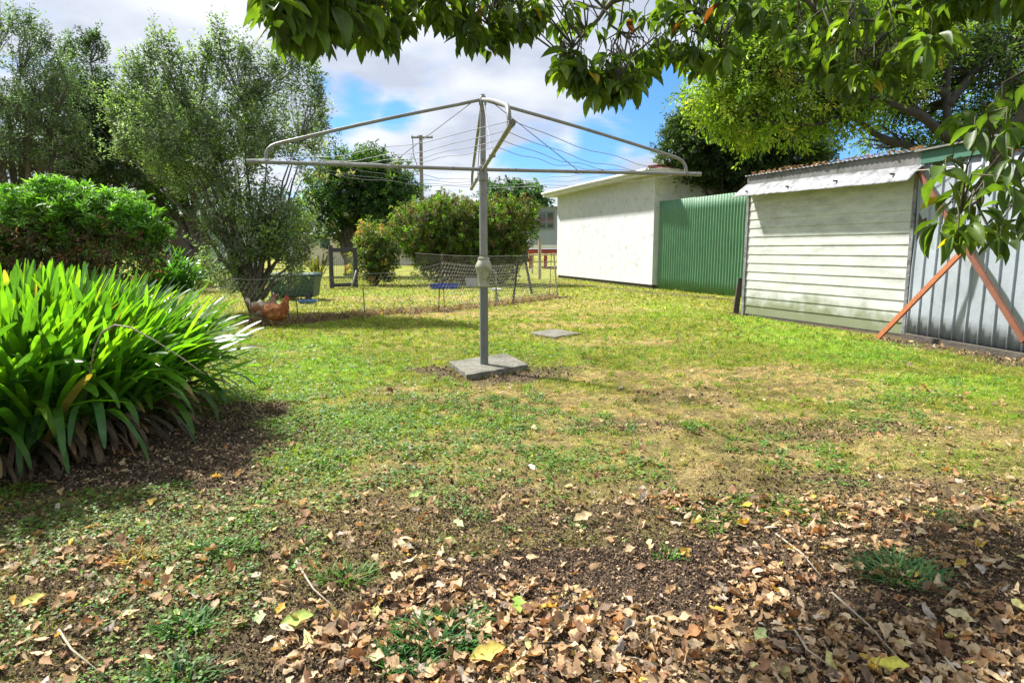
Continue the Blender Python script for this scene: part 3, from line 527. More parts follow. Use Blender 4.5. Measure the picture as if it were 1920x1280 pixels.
# far left trees
b = gr(40, 505); b = Vector((at(30, 400, 20).x, 20, 0))
tree('tall_tree', 'tall grey green tree at the far left edge with see-through crown', 'tree', b, [blob(20, 150, 20, 90, 95), blob(85, 175, 20, 65, 80), blob(-60, 250, 20, 120, 150), blob(60, 270, 20, 110, 75), blob(120, 200, 20, 50, 70)], 1500, 'silver', [(.11, .155, .085), (.13, .19, .09), (.07, .105, .055), (.18, .23, .12)], [4, 4, 3, 1.5], 30, .55, .085, .16, 12, 420, gap=(.38, .9), shell=.35, extra=cat2(spikes(60, 95, 20, 45, 25), spikes(25, 80, 20, 35, 20), spikes(90, 110, 20, 30, 15)), twr=.02)
b = Vector((at(170, 400, 23).x, 23, 0))
tree('tall_tree', 'dark tree with narrow pointed top behind the green shrub', 'tree', b, [blob(165, 160, 23, 42, 75), blob(165, 240, 23, 62, 80), blob(215, 240, 23, 55, 55), blob(120, 310, 23, 80, 60), blob(225, 320, 23, 70, 60), blob(240, 225, 23, 45, 42)], 1700, 'silver', [(.06, .10, .045), (.085, .135, .06), (.045, .07, .035), (.12, .18, .065)], [4, 4, 3, 1.5], 32, .5, .09, .17, 12, 300, shell=.3, extra=cat2(spikes(160, 120, 23, 40, 25), spikes(180, 110, 23, 35, 25), spikes(125, 130, 23, 30, 20)), twr=.02)
# lighter yellow green tree with forked trunk in front of the shed
b = gr(386, 524)
tree('forked_tree', 'yellow green tree with forked trunk in front of the pale shed', 'tree', b, [blob(255, 275, b.y, 55, 60), blob(300, 220, b.y, 60, 55), blob(245, 330, b.y, 40, 45), blob(330, 300, b.y, 70, 80), blob(300, 370, b.y, 45, 45), blob(390, 380, b.y, 50, 50)], 1300, 'leaf', [(.14, .24, .04), (.10, .18, .04), (.19, .28, .05), (.07, .12, .035)], [4, 4, 3, 2], 30, .5, .09, .24, 9, 260, shell=.35, up=.3, twr=.02, rise=.35, wob=.12)
# the big feathery tree
b = gr(470, 592); YB = b.y+.6; b = Vector((at(470, 500, YB).x, YB, 0))
tree('feathery_tree', 'large feathery olive green tree with many upright shoots behind the hens', 'tree', b,
     [blob(330, 250, YB, 75, 62), blob(430, 240, YB, 80, 68), blob(535, 270, YB, 66, 75), blob(285, 300, YB, 55, 45), blob(360, 320, YB, 70, 60), blob(460, 320, YB, 90, 70), blob(565, 330, YB, 45, 65), blob(520, 420, YB, 62, 70), blob(450, 420, YB, 70, 60), blob(500, 500, YB, 66, 42), blob(560, 470, YB, 36, 48), blob(475, 545, YB, 62, 36), blob(430, 500, YB, 44, 52), blob(535, 510, YB, 42, 40), blob(540, 440, YB, 50, 50)],
     2700, 'silver', OL, [4, 4, 2.5, 3, 2.5], 22, .36, .056, .045, 34, 1100, gap=(.36, 1.3), shell=.3, bark='bark2', up=.72, twr=.010, rise=.62, spread=.20,
     extra=cat2(*[spikes(px_, py_, YB, h_, 34, w_) for px_, py_, h_, w_ in ((243, 215, 80, 10), (262, 200, 75, 12), (284, 190, 80, 10), (303, 180, 108, 13), (322, 190, 85, 11), (345, 195, 75, 14), (372, 195, 80, 12), (395, 185, 80, 11), (415, 170, 102, 11), (432, 180, 95, 11), (455, 185, 85, 12), (470, 205, 85, 10), (495, 220, 90, 11), (520, 215, 90, 12), (540, 200, 108, 12), (560, 200, 95, 10), (582, 205, 100, 11), (598, 245, 90, 10), (608, 290, 90, 10), (215, 260, 60, 12), (230, 310, 60, 14))])
     )
# broadleaf tree with stems beyond the screen frame
b = gr(652, 503); b = Vector((at(655, 480, 27).x, 27, 0))
tree('broadleaf_tree', 'dark green bushy tree on several stems behind the black frame', 'tree', b, [blob(635, 360, 27, 60, 50), blob(700, 350, 27, 70, 50), blob(740, 380, 27, 45, 50), blob(675, 320, 27, 60, 35), blob(610, 410, 27, 50, 40), blob(700, 405, 27, 60, 35)], 2000, 'gloss', [(.04, .09, .03), (.06, .13, .035), (.03, .06, .025), (.10, .19, .04), (.42, .40, .36)], [4, 4, 3, 2, .5], 26, .45, .12, .13, 14, 240, shell=.35, up=.25, twr=.02, rise=.75)
# clipped looking bush and small bush
b = gr(870, 533)
tree('rounded_bush', 'wide rounded bush with reddish brown tips behind the wire netting', 'bush', b, [blob(800, 430, b.y, 62, 50), blob(850, 415, b.y, 70, 42), blob(930, 425, b.y, 72, 46), blob(970, 405, b.y, 38, 28), blob(870, 465, b.y, 110, 50), blob(850, 500, b.y, 75, 30), blob(930, 490, b.y, 50, 35)], 3600, 'leaf',
     [(.13, .15, .035), (.10, .16, .03), (.15, .09, .05), (.12, .075, .045), (.17, .30, .035), (.06, .08, .035)], [5, 5, 1.8, 1.6, 2.6, 2], 26, .24, .075, .08, 12, 160, shell=.55, up=.3, twr=.014)
b = gr(705, 535)
tree('flowering_bush', 'small loose bush with orange and yellow flower heads beside black frame', 'bush', b, [blob(700, 450, b.y, 28, 24), blob(712, 480, b.y, 34, 30), blob(690, 500, b.y, 28, 28), blob(715, 515, b.y, 22, 18)], 700, 'leaf', [(.10, .16, .04), (.16, .20, .06), (.42, .20, .09), (.5, .42, .08), (.08, .10, .045)], [5, 4, 1, .9, 3], 20, .3, .08, .03, 9, 60, shell=.3, up=.5)
# left shrub
YS = 8.2; b = Vector((at(140, 480, YS).x, YS, 0))
t = empty('leafy_shrub', b, 'wide bright green shrub with brown dead inner stems at the left', 'shrub')
P, O = crown_points([blob(30, 430, YS, 80, 55), blob(115, 405, YS, 55, 48), blob(160, 430, YS, 70, 55), blob(225, 425, YS, 50, 42), blob(270, 450, YS, 36, 42), blob(-60, 440, YS, 80, 60)], 1900, .5); O[:, 2] = np.abs(O[:, 2])
keep = P[:, 2] > zat(468+18, YS)+RNG.normal(0, .12, len(P)); o1, sd1, sl1 = foliage('green_foliage', P[keep], O[keep], t, 'leaf', [(.12, .26, .035), (.09, .20, .03), (.17, .32, .05)], [4, 3, 3], 22, .16, .095, .20, .75, 0, .2, whorl=True)
P2, O2 = crown_points([blob(30, 470, YS, 85, 62), blob(120, 465, YS, 85, 62), blob(220, 470, YS, 70, 55), blob(-60, 480, YS, 80, 60)], 1000, .45)
foliage('dead_foliage', P2, O2, t, 'dry', [(.16, .10, .055), (.12, .08, .045), (.26, .13, .05), (.10, .17, .04), (.06, .06, .035)], [2, 2.4, .8, 5, 2], 16, .2, .07, .3, .2, .2, .4, label='brown dead leaves and stems inside the shrub')
mb = MB(); nd = limbs(mb, b, [Vector(P[i]) for i in RNG.choice(len(P), 24)], .03, rise=.4); twigs(mb, nd, P[keep], sd1, sl1, 300, .008); mb.build('stems', M['bark'], t, smooth=True)
# trees behind the sheds
YD = 18.2; b = Vector((at(1400, 400, YD).x, YD+.3, 0))
tree('dark_tree', 'dark glossy evergreen tree between white garage and lime tree', 'tree', b, [blob(1330, 260, YD, 70, 60), blob(1285, 280, YD, 42, 45), blob(1390, 310, YD, 75, 42), blob(1370, 230, YD, 80, 50), blob(1450, 290, YD, 70, 55), blob(1330, 320, YD, 45, 25), blob(1500, 290, YD, 50, 50)], 3400, 'gloss', [(.030, .06, .025), (.045, .08, .035), (.07, .12, .05), (.14, .18, .13)], [4, 4, 2, .6], 26, .34, .085, .09, 9, 260, shell=.45, up=.2, twr=.02)
YL = 12.5; b = Vector((at(1850, 400, YL).x, YL, 0))
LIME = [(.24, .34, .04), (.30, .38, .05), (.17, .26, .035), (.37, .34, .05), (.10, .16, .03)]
t = empty('lime_tree', b, 'spreading tree with bright yellow green leaves and dark limbs behind sheds', 'tree')
bl1 = [blob(1700, 50, YL, 90, 70), blob(1560, 240, YL, 70, 22), blob(1620, 120, YL, 110, 90), blob(1500, 20, YL, 120, 60), blob(1335, 175, YL, 45, 45), blob(1400, 90, YL, 70, 70), blob(1400, 160, YL, 80, 90), blob(1370, 205, YL, 55, 38), blob(1480, 110, YL, 90, 100), blob(1450, 240, YL, 80, 35), blob(1560, 60, YL, 110, 80), blob(1560, 200, YL, 70, 45), blob(1440, 40, YL, 90, 70), blob(1430, 245, YL, 60, 28)]
P, O = crown_points(bl1, 4600, .15); kk = RNG.random(len(P)) < .35+.9*fbm(P[:, 0]*1.3+P[:, 1]+40, P[:, 2]*1.3+40, 1.0, 3); P, O = P[kk], O[kk]; f1, sdA, slA = foliage('crown', P, O, t, 'leaf', LIME, [4, 4, 3, 1, 2], 20, .34, .080, .42, .15, .35, .4)
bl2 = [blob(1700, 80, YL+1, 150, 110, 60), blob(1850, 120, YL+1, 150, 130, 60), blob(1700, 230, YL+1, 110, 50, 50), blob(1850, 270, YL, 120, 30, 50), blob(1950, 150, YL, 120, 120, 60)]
P2, O2 = crown_points(bl2, 1900, .1); f2, sdB, slB = foliage('crown_painted_shade', P2, O2, t, 'leaf', [(.10, .17, .03), (.06, .10, .025), (.17, .27, .03)], [4, 3, 3], 16, .36, .075, .42, .15, .35, .4, label='sparser leaves painted darker for shade on the right side of the crown')  # right side's shade is put into these darker leaf colours
mb = MB(); top = at(1850, 250, YL)
nd = limbs(mb, b, [at(1860, 240, YL), at(1900, 100, YL)], .20, rise=.9)
def path(pts, r0, r1, k=8):
    P_ = [at(*p) for p in pts]; Q = []
    for i in range(len(P_)-1):
        for j in range(4):
            t_ = j/4; p = P_[i].lerp(P_[i+1], t_); p += Vector((random.uniform(-1, 1), random.uniform(-1, 1), random.uniform(-1, 1)))*.025; Q.append(p)
    Q.append(P_[-1]); n_ = len(Q); mb.tube(Q, [r0+(r1-r0)*i/(n_-1) for i in range(n_)], k); return [(q, r0+(r1-r0)*i/(n_-1)) for i, q in enumerate(Q)]
nd += path([(1860, 330, 12.5), (1780, 262, 12.3), (1720, 215, 12), (1660, 185, 11.9), (1560, 180, 12), (1450, 130, 12)], .11, .02)
nd += path([(1760, 300, 12.6), (1700, 275, 12.5), (1640, 250, 12.4), (1590, 215, 12.3), (1530, 235, 12.2), (1430, 225, 12.2)], .075, .015)
nd += path([(1780, 262, 12.3), (1775, 200, 12.4), (1780, 120, 12.6), (1740, 20, 13), (1700, -60, 13)], .08, .03)
nd += path([(1720, 215, 12), (1700, 170, 12.5), (1610, 120, 12.8), (1520, 60, 12.6), (1430, 40, 12.3)], .07, .02)
nd += path([(1775, 200, 12.4), (1840, 120, 12.8), (1930, 60, 13)], .08, .03); nd += path([(1775, 180, 12.4), (1680, 110, 12.8), (1620, 30, 13)], .06, .02); nd += path([(1780, 262, 12.3), (1860, 210, 12.8), (1950, 190, 13)], .07, .02)
twigs(mb, nd, P, sdA, slA, 420, .012); twigs(mb, nd, P2, sdB, slB, 900, .012); mb.build('trunk', M['dark_bark'], t, smooth=True)
# distant conifers and hedges
for px, py, rx, ry in ((945, 368, 24, 12), (985, 372, 26, 12)):
    b = Vector((at(px, 470, 62).x, 62, 0)); tree('conifer', 'feathery dark green conifer left of tall pole' if px < 950 else 'feathery dark green conifer nearest to the white garage', 'tree', b, [blob(px, py, 62, rx, ry), blob(px, py+28, 62, rx*1.2, 22)], 500, 'leaf', [(.05, .10, .05), (.07, .14, .06)], [1, 1], 20, 1.0, .32, .2, 3, 30, up=.3, whorl=True, twr=.05)
t = None
hb = [blob(px, 455, 75, 60, 26) for px in range(-60, 960, 70)]; P, O = crown_points(hb, 2600, .4)
h, _, _ = foliage('treeline', P, O, None, 'leaf', [(.05, .09, .04), (.08, .13, .05)], [1, 1], 14, 1.3, .5, .6, .3) if False else (None, None, None)
def loose_foliage(name, blobs, n, cols, w, nl, shoot, leaf, label, cat, shell=.4, matn='leaf'):
    P, O = crown_points(blobs, n, shell); e = bpy.data.objects.new('tmp', None); o, _, _ = foliage(name, P, O, None, matn, cols, w, nl, shoot, leaf, .5, .4); bpy.data.objects.remove(e); return tag(o, label, cat, kind='stuff')
loose_foliage('treeline', hb, 2400, [(.05, .09, .04), (.08, .13, .05)], [1, 1], 14, 1.3, .45, 'distant line of dark trees beyond the back lawn', 'trees')
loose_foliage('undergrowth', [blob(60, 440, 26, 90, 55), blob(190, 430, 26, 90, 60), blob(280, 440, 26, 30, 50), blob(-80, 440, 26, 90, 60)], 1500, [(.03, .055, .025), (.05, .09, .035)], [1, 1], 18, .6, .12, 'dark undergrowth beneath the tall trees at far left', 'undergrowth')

# strap-leaved clump ------------------------------------------------------
def strap(n, base_xy, ang, L_, lean, wd, colr, segs=9, twist=None, tip=False):
    """arching strap leaves as arrays"""
    V = np.zeros((n, (segs+1)*3, 3)); x, y = base_xy; ca, sa = np.cos(ang), np.sin(ang); px_ = np.zeros(n); pz = np.zeros(n); th = np.pi/2-lean[0]
    hx = np.zeros(n); hz = np.zeros(n); tw = (RNG.random(n)-.5)*.9 if twist is None else twist
    TS = [0.0]+[.90*(i/(segs-2)) for i in range(1, segs-1)]+[.97, 1.0]
    for i in range(segs+1):
        t = TS[i]; w = wd*np.minimum(1, .55+t*1.6)*(1 if t < .8 else math.sqrt(max(0, 1-((t-.78)/.225)**2)))
        a_ = tw*t*1.4; sx = -sa*np.cos(a_); sy = ca*np.cos(a_); sz = np.sin(a_)
        for q, s_g in ((0, -1), (1, 0), (2, 1)):
            V[:, i*3+q] = np.stack([x+ca*hx+sx*w*s_g, y+sa*hx+sy*w*s_g, hz+sz*w*s_g+(0 if s_g == 0 else .22*w)], 1)
        dt = (TS[i+1]-t) if i < segs else 0
        th_i = th-lean[1]*((t+dt/2)**1.6); hx = hx+np.cos(th_i)*L_*dt; hz = hz+np.sin(th_i)*L_*dt; hz = np.maximum(hz, .012)
    F = []
    for i in range(segs): a = i*3; F += [(a, a+1, a+4, a+3), (a+1, a+2, a+5, a+4)]
    F = (np.array(F)[None]+(np.arange(n)*(segs+1)*3)[:, None, None]).reshape(-1, 4)
    tcol = np.repeat(colr, (segs+1)*3, axis=0)
    if tip:
        k3 = tcol.reshape(n, (segs+1)*3, 3); bt = RNG.random(n) < .035; k3[bt, -6:] = (.34, .24, .09); k3[:, :6] = k3[:, :6]*.5+np.array((.16, .17, .09))*.5; tcol = k3.reshape(-1, 3)
    return V.reshape(-1, 3), F, tcol
ag = empty('strap_leaved_clump', AG, 'large clump of bright green strap shaped leaves at the left foreground', 'plant')
n = 2700; r = np.sqrt(RNG.random(n)); a = RNG.random(n)*6.283
bx = AG.x+.80*r*np.cos(a); by = AG.y+.98*r*np.sin(a)
ang = np.arctan2((by-AG.y), (bx-AG.x))+RNG.normal(0, .75, n)
lean0 = np.clip(.08+.42*r**2+RNG.normal(0, .17, n), .0, 1.1); bend = np.clip(.15+.9*r**1.5*RNG.random(n)*1.5+1.6*(RNG.random(n) < .14), .1, 2.8)
Ln = (.80+.30*RNG.random(n))*(1-.10*r); wd = .012+.013*RNG.random(n)
V, F, cc = strap(n, (bx, by), ang, Ln, (lean0, bend), wd, pick([(.105, .235, .022), (.065, .16, .025), (.16, .30, .025), (.05, .12, .035), (.19, .24, .03), (.20, .14, .06)], [4, 3, 2.0, 2.6, .08, .05], n, .28), tip=True)
o = npmesh('leaves', V, F, M['strap'], ag, col=cc, smooth=True)
# long leaves flopping to the ground at the front, dry ones below
n = 15; bx = np.linspace(AG.x-.5, AG.x+.8, n)+RNG.normal(0, .05, n); by = AG.y-.70+.2*RNG.random(n)+np.maximum(0, bx-AG.x-.4)*.5; ang = np.full(n, -1.35)+RNG.normal(0, .45, n)+np.maximum(0, bx-AG.x-.3)*.9
V, F, cc = strap(n, (bx, by), ang, .85+.30*RNG.random(n), (np.full(n, .30)+.35*RNG.random(n), 2.1+.6*RNG.random(n)), .015+.014*RNG.random(n), pick([(.06, .15, .05), (.08, .19, .03)], [1, 1], n, .2), 14)
o = npmesh('drooping_leaves', V, F, M['strap'], ag, col=cc, smooth=True); o['label'] = 'long bluish green leaves drooping to the soil'
n = 420; a = RNG.random(n)*6.283; r = .85+.2*RNG.random(n); bx = AG.x+.78*r*np.cos(a); by = AG.y+.9*r*np.sin(a)
V, F, cc = strap(n, (bx, by), a+RNG.normal(0, .5, n), .28+.3*RNG.random(n), (.3+.6*RNG.random(n), 1.8+1.0*RNG.random(n)), .008+.012*RNG.random(n), pick([(.20, .14, .08), (.12, .085, .055), (.30, .20, .10), (.07, .05, .035)], [3, 3, 1, 3], n, .3), 6)
o = npmesh('dead_leaves', V, F, M['dry'], ag, col=cc, smooth=True); o['label'] = 'withered brown leaves under the green ones'
mb = MB(); A = at(165, 640, 3.0); mb.tube([at(150, 800, 3.5), at(168, 700, 3.15), at(178, 650, 3.0), at(192, 622, 2.95), at(215, 609, 2.92), at(245, 614, 2.92), at(290, 638, 2.93), at(340, 670, 2.95), at(385, 702, 2.98)], [.004]*6+[.0035, .003, .002], 6); mb.build('bent_flower_stalk', M['palewood'], ag, smooth=True)
b = gr(322, 548); sa_ = empty('strap_leaved_plant', b, 'smaller dark green strap leaved plant under the forked tree', 'plant'); n = 220
V, F, cc = strap(n, (b.x+RNG.normal(0, .25, n), b.y+RNG.normal(0, .2, n)), RNG.random(n)*6.283, 1.0+.35*RNG.random(n), (.15+.7*RNG.random(n), .4+.9*RNG.random(n)), .02+.012*RNG.random(n), pick([(.06, .16, .03), (.04, .11, .03)], [1, 1], n, .3), 6); npmesh('leaves', V, F, M['strap'], sa_, col=cc, smooth=True)
b = gr(597, 520); fx = empty('flax_plant', b, 'spiky brownish flax plant left of the black frame', 'plant'); n = 40
V, F, cc = strap(n, (b.x+RNG.normal(0, .1, n), b.y+RNG.normal(0, .1, n)), RNG.random(n)*6.283, .8+.35*RNG.random(n), (.3+.5*RNG.random(n), .1+.2*RNG.random(n)), .025+.01*RNG.random(n), pick([(.12, .10, .04), (.08, .09, .035)], [1, 1], n, .3), 5); npmesh('leaves', V, F, M['strap'], fx, col=cc, smooth=True)
b = gr(455, 598, 0); g1 = empty('strap_leaved_plant', b, 'small strap leaved seedling clump beside the hens', 'plant'); n = 40
V, F, cc = strap(n, (b.x+RNG.normal(0, .07, n), b.y+.9+RNG.normal(0, .07, n)), RNG.random(n)*6.283, .25+.25*RNG.random(n), (.2+.7*RNG.random(n), .4+.9*RNG.random(n)), .008+.005*RNG.random(n), pick([(.10, .20, .04)], [1], n, .3), 5); npmesh('leaves', V, F, M['strap'], g1, col=cc, smooth=True)

# ------------------------------------------------------------------ overhanging broad-leaved tree
mg = empty('overhanging_tree', (2.9, -1.6, 0), 'broad leaved tree whose branches hang into the top and right of view', 'tree')
edge = [(515, 20), (530, 68), (575, 78), (618, 55), (632, 15), (650, 40), (690, 92), (740, 80), (775, 45), (800, 20), (835, 40), (870, 88), (905, 100), (940, 95), (985, 60), (1010, 50), (1030, 62), (1045, 130), (1075, 165), (1115, 195), (1150, 185), (1185, 170), (1215, 140), (1240, 120), (1280, 135), (1330, 140), (1365, 130), (1390, 90), (1410, 60), (1425, 70), (1455, 65), (1480, 110), (1520, 135), (1560, 150), (1600, 170), (1625, 185), (1650, 165), (1700, 125), (1750, 105), (1765, 60), (1780, 25), (1850, 10), (1990, 10)]
ex = np.array([e[0] for e in edge]); ey = np.array([e[1] for e in edge])
CL = []   # (pos, n, length)
def depth_of(px): return float(np.interp(px, [520, 650, 800, 1100, 1400, 1600, 1900], [1.95, 2.25, 2.7, 3.2, 3.1, 2.7, 2.3]))
rr = random.Random(3)
for _ in range(640):
    px = rr.uniform(515, 1960); eb = float(np.interp(px, ex, ey)); py = eb-20-rr.random()**.8*(eb+70)
    if rr.random() < .5: py = eb-14-rr.random()*34
    if 1030 < px < 1230 and py < 95 and rr.random() < .45: continue
    if 1385 < px < 1500 and rr.random() < .6: continue
    if 1500 <= px < 1960 and rr.random() < .30: continue
    d = depth_of(px)*rr.uniform(.93, 1.12); CL.append((at(px, py, d), rr.randint(5, 9), rr.uniform(.066, .108)*(1.0 if px > 640 else 1.25)))
RB = [(1905, 175), (1870, 195), (1800, 215), (1900, 230), (1860, 250), (1800, 265), (1780, 235), (1915, 290), (1760, 320), (1850, 300), (1830, 340), (1900, 340), (1780, 370), (1760, 400), (1815, 400), (1860, 380), (1740, 440), (1790, 430), (1840, 430), (1890, 420), (1810, 455), (1850, 460), (1925, 420), (1770, 455), (1920, 200), (1935, 360), (1745, 345), (1870, 330), (1920, 260), (1960, 300), (1970, 400), (1840, 210)]
for px, py in RB:
    if rr.random() < .22: continue
    d = rr.uniform(1.95, 2.5); CL.append((at(px+26, py-18, d), rr.randint(5, 8), rr.uniform(.075, .115)))
for px, py in ((1050, 125), (1065, 105), (1095, 115), (1130, 140), (1120, 170), (1165, 160), (1190, 150), (1105, 140), (1080, 140), (1145, 110)): CL.append((at(px, py, 3.0), 7, .11))
for _ in range(210):      # extra unseen crown above the frame, added to dapple the foreground
    p = Vector((rr.uniform(-1.6, 4.6), rr.uniform(-1.5, 3.2), 0)); p.z = max(2.5, H+p.y*.46+.15)+rr.random()*1.6
    if p.x < .0 and rr.random() < .6: continue
    CL.append((p, 7, .13))
nodes_m = []
mb = MB()
def mpath(pts, r0, r1, k=8):
    Q = []
    for i in range(len(pts)-1):
        for j in range(5):
            p = Vector(pts[i]).lerp(Vector(pts[i+1]), j/5); p += Vector((rr.uniform(-1, 1), rr.uniform(-1, 1), rr.uniform(-1, 1)))*.015; Q.append(p)
    Q.append(Vector(pts[-1])); n_ = len(Q); mb.tube(Q, [r0+(r1-r0)*i/(n_-1) for i in range(n_)], k)
    for i, q in enumerate(Q): nodes_m.append((q, r0+(r1-r0)*i/(n_-1)))
mpath([(2.9, -1.6, -.05), (2.8, -1.5, 1.0), (2.6, -1.3, 2.0), (2.3, -.9, 2.8), (1.9, -.2, 3.6)], .14, .08, 10)
mpath([(2.5, -1.2, 2.2), (2.4, .2, 2.7), (1.9, 1.4, 2.75), at(1450, -60, 2.9), at(1250, -40, 3.1), at(1130, 20, 3.1), at(1060, 110, 3.05)], .05, .004)
mpath([(2.3, -.9, 2.8), (1.4, .4, 2.95), (.4, 1.6, 2.9), at(900, -110, 2.8), at(720, -60, 2.35), at(570, -50, 2.0)], .05, .004)
mpath([at(1450, -60, 2.9), at(1520, 20, 2.8), at(1600, 60, 2.75), at(1640, 130, 2.7)], .012, .003); mpath([at(1250, -40, 3.1), at(1320, 30, 3.1), at(1350, 90, 3.1)], .010, .003); mpath([at(900, -110, 2.8), at(930, -20, 2.8), at(920, 50, 2.8)], .009, .003)
mpath([(2.6, -1.3, 2.0), (2.5, .3, 2.1), (2.2, 1.3, 2.05), at(1960, 190, 2.3), at(1880, 240, 2.25), at(1850, 330, 2.2), at(1800, 400, 2.15)], .04, .004); mpath([at(1960, 190, 2.3), at(1900, 330, 2.2), at(1850, 420, 2.15)], .010, .003); mpath([at(1130, 20, 3.1), at(1180, 80, 3.05), at(1160, 150, 3.0)], .006, .003)
mpath([(1.9, 1.4, 2.75), at(1800, -60, 2.5), at(1700, 20, 2.55), at(1560, 60, 2.6)], .02, .003); mpath([(2.3, -.9, 2.8), (3.2, .8, 3.3), (3.6, 2.4, 3.4)], .05, .01); mpath([(1.9, -.2, 3.6), (.8, .6, 3.8), (-.6, 1.2, 3.7)], .06, .01)
NPm = np.array([tuple(p) for p, _ in nodes_m])
Pl, Dl, Nl, Sl, Cl_ = [], [], [], [], []
LC = [(.080, .135, .026), (.055, .095, .022), (.11, .17, .03), (.15, .22, .035)]
for p, nlv, ln in CL:
    d = np.linalg.norm(NPm-np.array(p), axis=1); j = int(np.argmin(d)); a_ = Vector(NPm[j]); up_ = p+Vector((0, 0, .05)); mid = a_.lerp(up_, .55)+Vector((rr.uniform(-1, 1)*.05, rr.uniform(-1, 1)*.05, .06))
    mb.tube([a_, mid, up_, p], [.0045, .003, .0022, .0018], 4, cap=False)
    a0 = rr.random()*6.28; tilt = rr.uniform(-.3, .45)
    bc = np.array(rr.choices(LC, [4, 3.5, 2, .8])[0])
    for q in range(nlv):
        aa = a0+q*2.4+rr.uniform(-.3, .3); dd = Vector((math.cos(aa), math.sin(aa), 0))*rr.uniform(.35, 1.0)+Vector((tilt*.5, rr.uniform(-.2, .2), -rr.uniform(.0, 1.05)))
        Pl.append(tuple(p+Vector((rr.uniform(-1, 1), rr.uniform(-1, 1), rr.uniform(-1.5, 1.5)))*.018)); Dl.append(tuple(dd)); Nl.append((math.cos(aa)*.6+rr.uniform(-.4, .4), math.sin(aa)*.6+rr.uniform(-.4, .4), rr.uniform(.3, 1.0)))
        Sl.append(ln*rr.uniform(.65, 1.15)); cx = bc*rr.uniform(.75, 1.25)
        if rr.random() < .008: cx = np.array((.34, .26, .03))
        if rr.random() < .003: cx = np.array((.16, .05, .02))
        Cl_.append(tuple(cx))
S = np.array(Sl); V, F, cc = inst(LF_V, LF_F, np.array(Pl), np.array(Dl), np.array(Nl), S, S*(.34+.09*RNG.random(len(S))), np.array(Cl_), .4+1.2*RNG.random(len(S)))
npmesh('foliage', V, F, M['gloss'], mg, col=cc, smooth=True); mb.build('branches', M['twig'], mg, smooth=True)

# ------------------------------------------------------------------ rotary clothesline
HB = gr(908, 682, .05); HB.z = 0; YH = HB.y
zarm, ztop = zat(318, YH), zat(184, YH); zh0, zh1 = zat(536, YH), zat(483, YH)
cl = empty('rotary_clothesline', (HB.x, HB.y, .06), 'grey steel rotary clothesline standing on a concrete pad on the lawn', 'clothesline')
mb = MB(); mb.tube([(HB.x, HB.y, .045), (HB.x, HB.y, zh0+.02)], .0385, 20); mb.build('lower_post', M['hoist_dark'], cl, smooth='auto')
mb = MB(); mb.tube([(HB.x, HB.y, zh1-.02), (HB.x, HB.y, zarm-.01)], .036, 20); mb.build('upper_post', M['hoist'], cl, smooth='auto')
mb = MB(); mb.tube([(HB.x, HB.y, zarm-.02), (HB.x, HB.y, ztop)], .026, 16); mb.build('mast', M['hoist'], cl, smooth='auto')
mb = MB(); hh = zh1-zh0; mb.lathe((HB.x, HB.y, zh0), [(.040, -.01), (.050, 0), (.050, .012), (.046, .02), (.052, .10*hh+.03), (.060, .42*hh), (.074, .60*hh), (.078, .66*hh), (.078, .70*hh), (.066, .80*hh), (.050, .93*hh), (.054, .94*hh), (.054, hh), (.038, hh+.005)], 24)
ho = mb.build('gear_housing', M['housing'], cl, smooth='auto')
mb = MB(); q = Vector((HB.x+.06, HB.y-.045, zh0+.55*hh)); mb.tube([q-Vector((.04, -.03, 0)), q+Vector((.035, -.02, .0)), q+Vector((.05, -.025, -.03)), q+Vector((.058, -.03, -.22))], .008, 8); mb.tube([q+Vector((.058, -.03, -.20)), q+Vector((.060, -.03, -.28))], .014, 10); mb.build('crank_handle', M['housing'], cl, smooth='auto')
mb = MB(); mb.lathe((HB.x, HB.y, zarm), [(.037, -.10), (.045, -.095), (.045, -.03), (.038, -.025), (.038, .03), (.03, .035)], 20); mb.build('arm_hub', M['hoist'], cl, smooth='auto')
mb = MB(); mb.lathe((HB.x, HB.y, ztop), [(.028, -.06), (.034, -.055), (.034, .0), (.022, .015), (.02, .03)], 16); mb.build('top_cap', M['hoist'], cl, smooth='auto')
TIPS = []
for px, py, key in ((465, 303, 'l'), (960, 231, 'n'), (1312, 327, 'r'), (884, 354, 'f')):
    r = ray(px, py); t_ = (zarm+.0-H)/r[2]; TIPS.append(Vector((r[0]*t_, r[1]*t_, zarm)))
hub = Vector((HB.x, HB.y, zarm))
for i, T in enumerate(TIPS):
    d = (T-hub); Lr = d.length; d.normalize(); T = hub+d*min(Lr, 2.35); TIPS[i] = T; Lr = (T-hub).length
    mb = MB(); mb.tube([hub+d*.03, T], .0165, 12); mb.tube([T-d*.05, T+d*.012], .0205, 12); mb.build('arm', M['hoist'], cl, smooth='auto')
    top_ = Vector((HB.x, HB.y, ztop-.015)); e = hub+d*(Lr-.14); k1 = hub+d*(Lr*.87)+Vector((0, 0, .155)); pts = [top_+d*.02]
    for j in range(1, 9): pts.append(top_.lerp(k1, j/8)+Vector((0, 0, .012*math.sin(math.pi*j/8))))
    for j in range(1, 7):
        t_ = j/6; c1 = k1+(k1-top_).normalized()*.13; pts.append(k1*(1-t_)**2+c1*2*t_*(1-t_)+(e+Vector((0, 0, .03)))*t_*t_)
    pts.append(e); mb = MB(); mb.tube(pts, .0150, 12); mb.build('stay', M['hoist'], cl, smooth='auto')
    mb = MB(); mid = hub+d*Lr*.42+Vector((0, 0, .015)); mb.tube([top_+d*.06, mid], .0035, 6); mb.lathe(mid-Vector((0, 0, .02)), [(.024, -.012), (.026, -.01), (.026, .01), (.024, .012)], 10); mb.build('brace_wire', M['wire'], cl, smooth='auto')
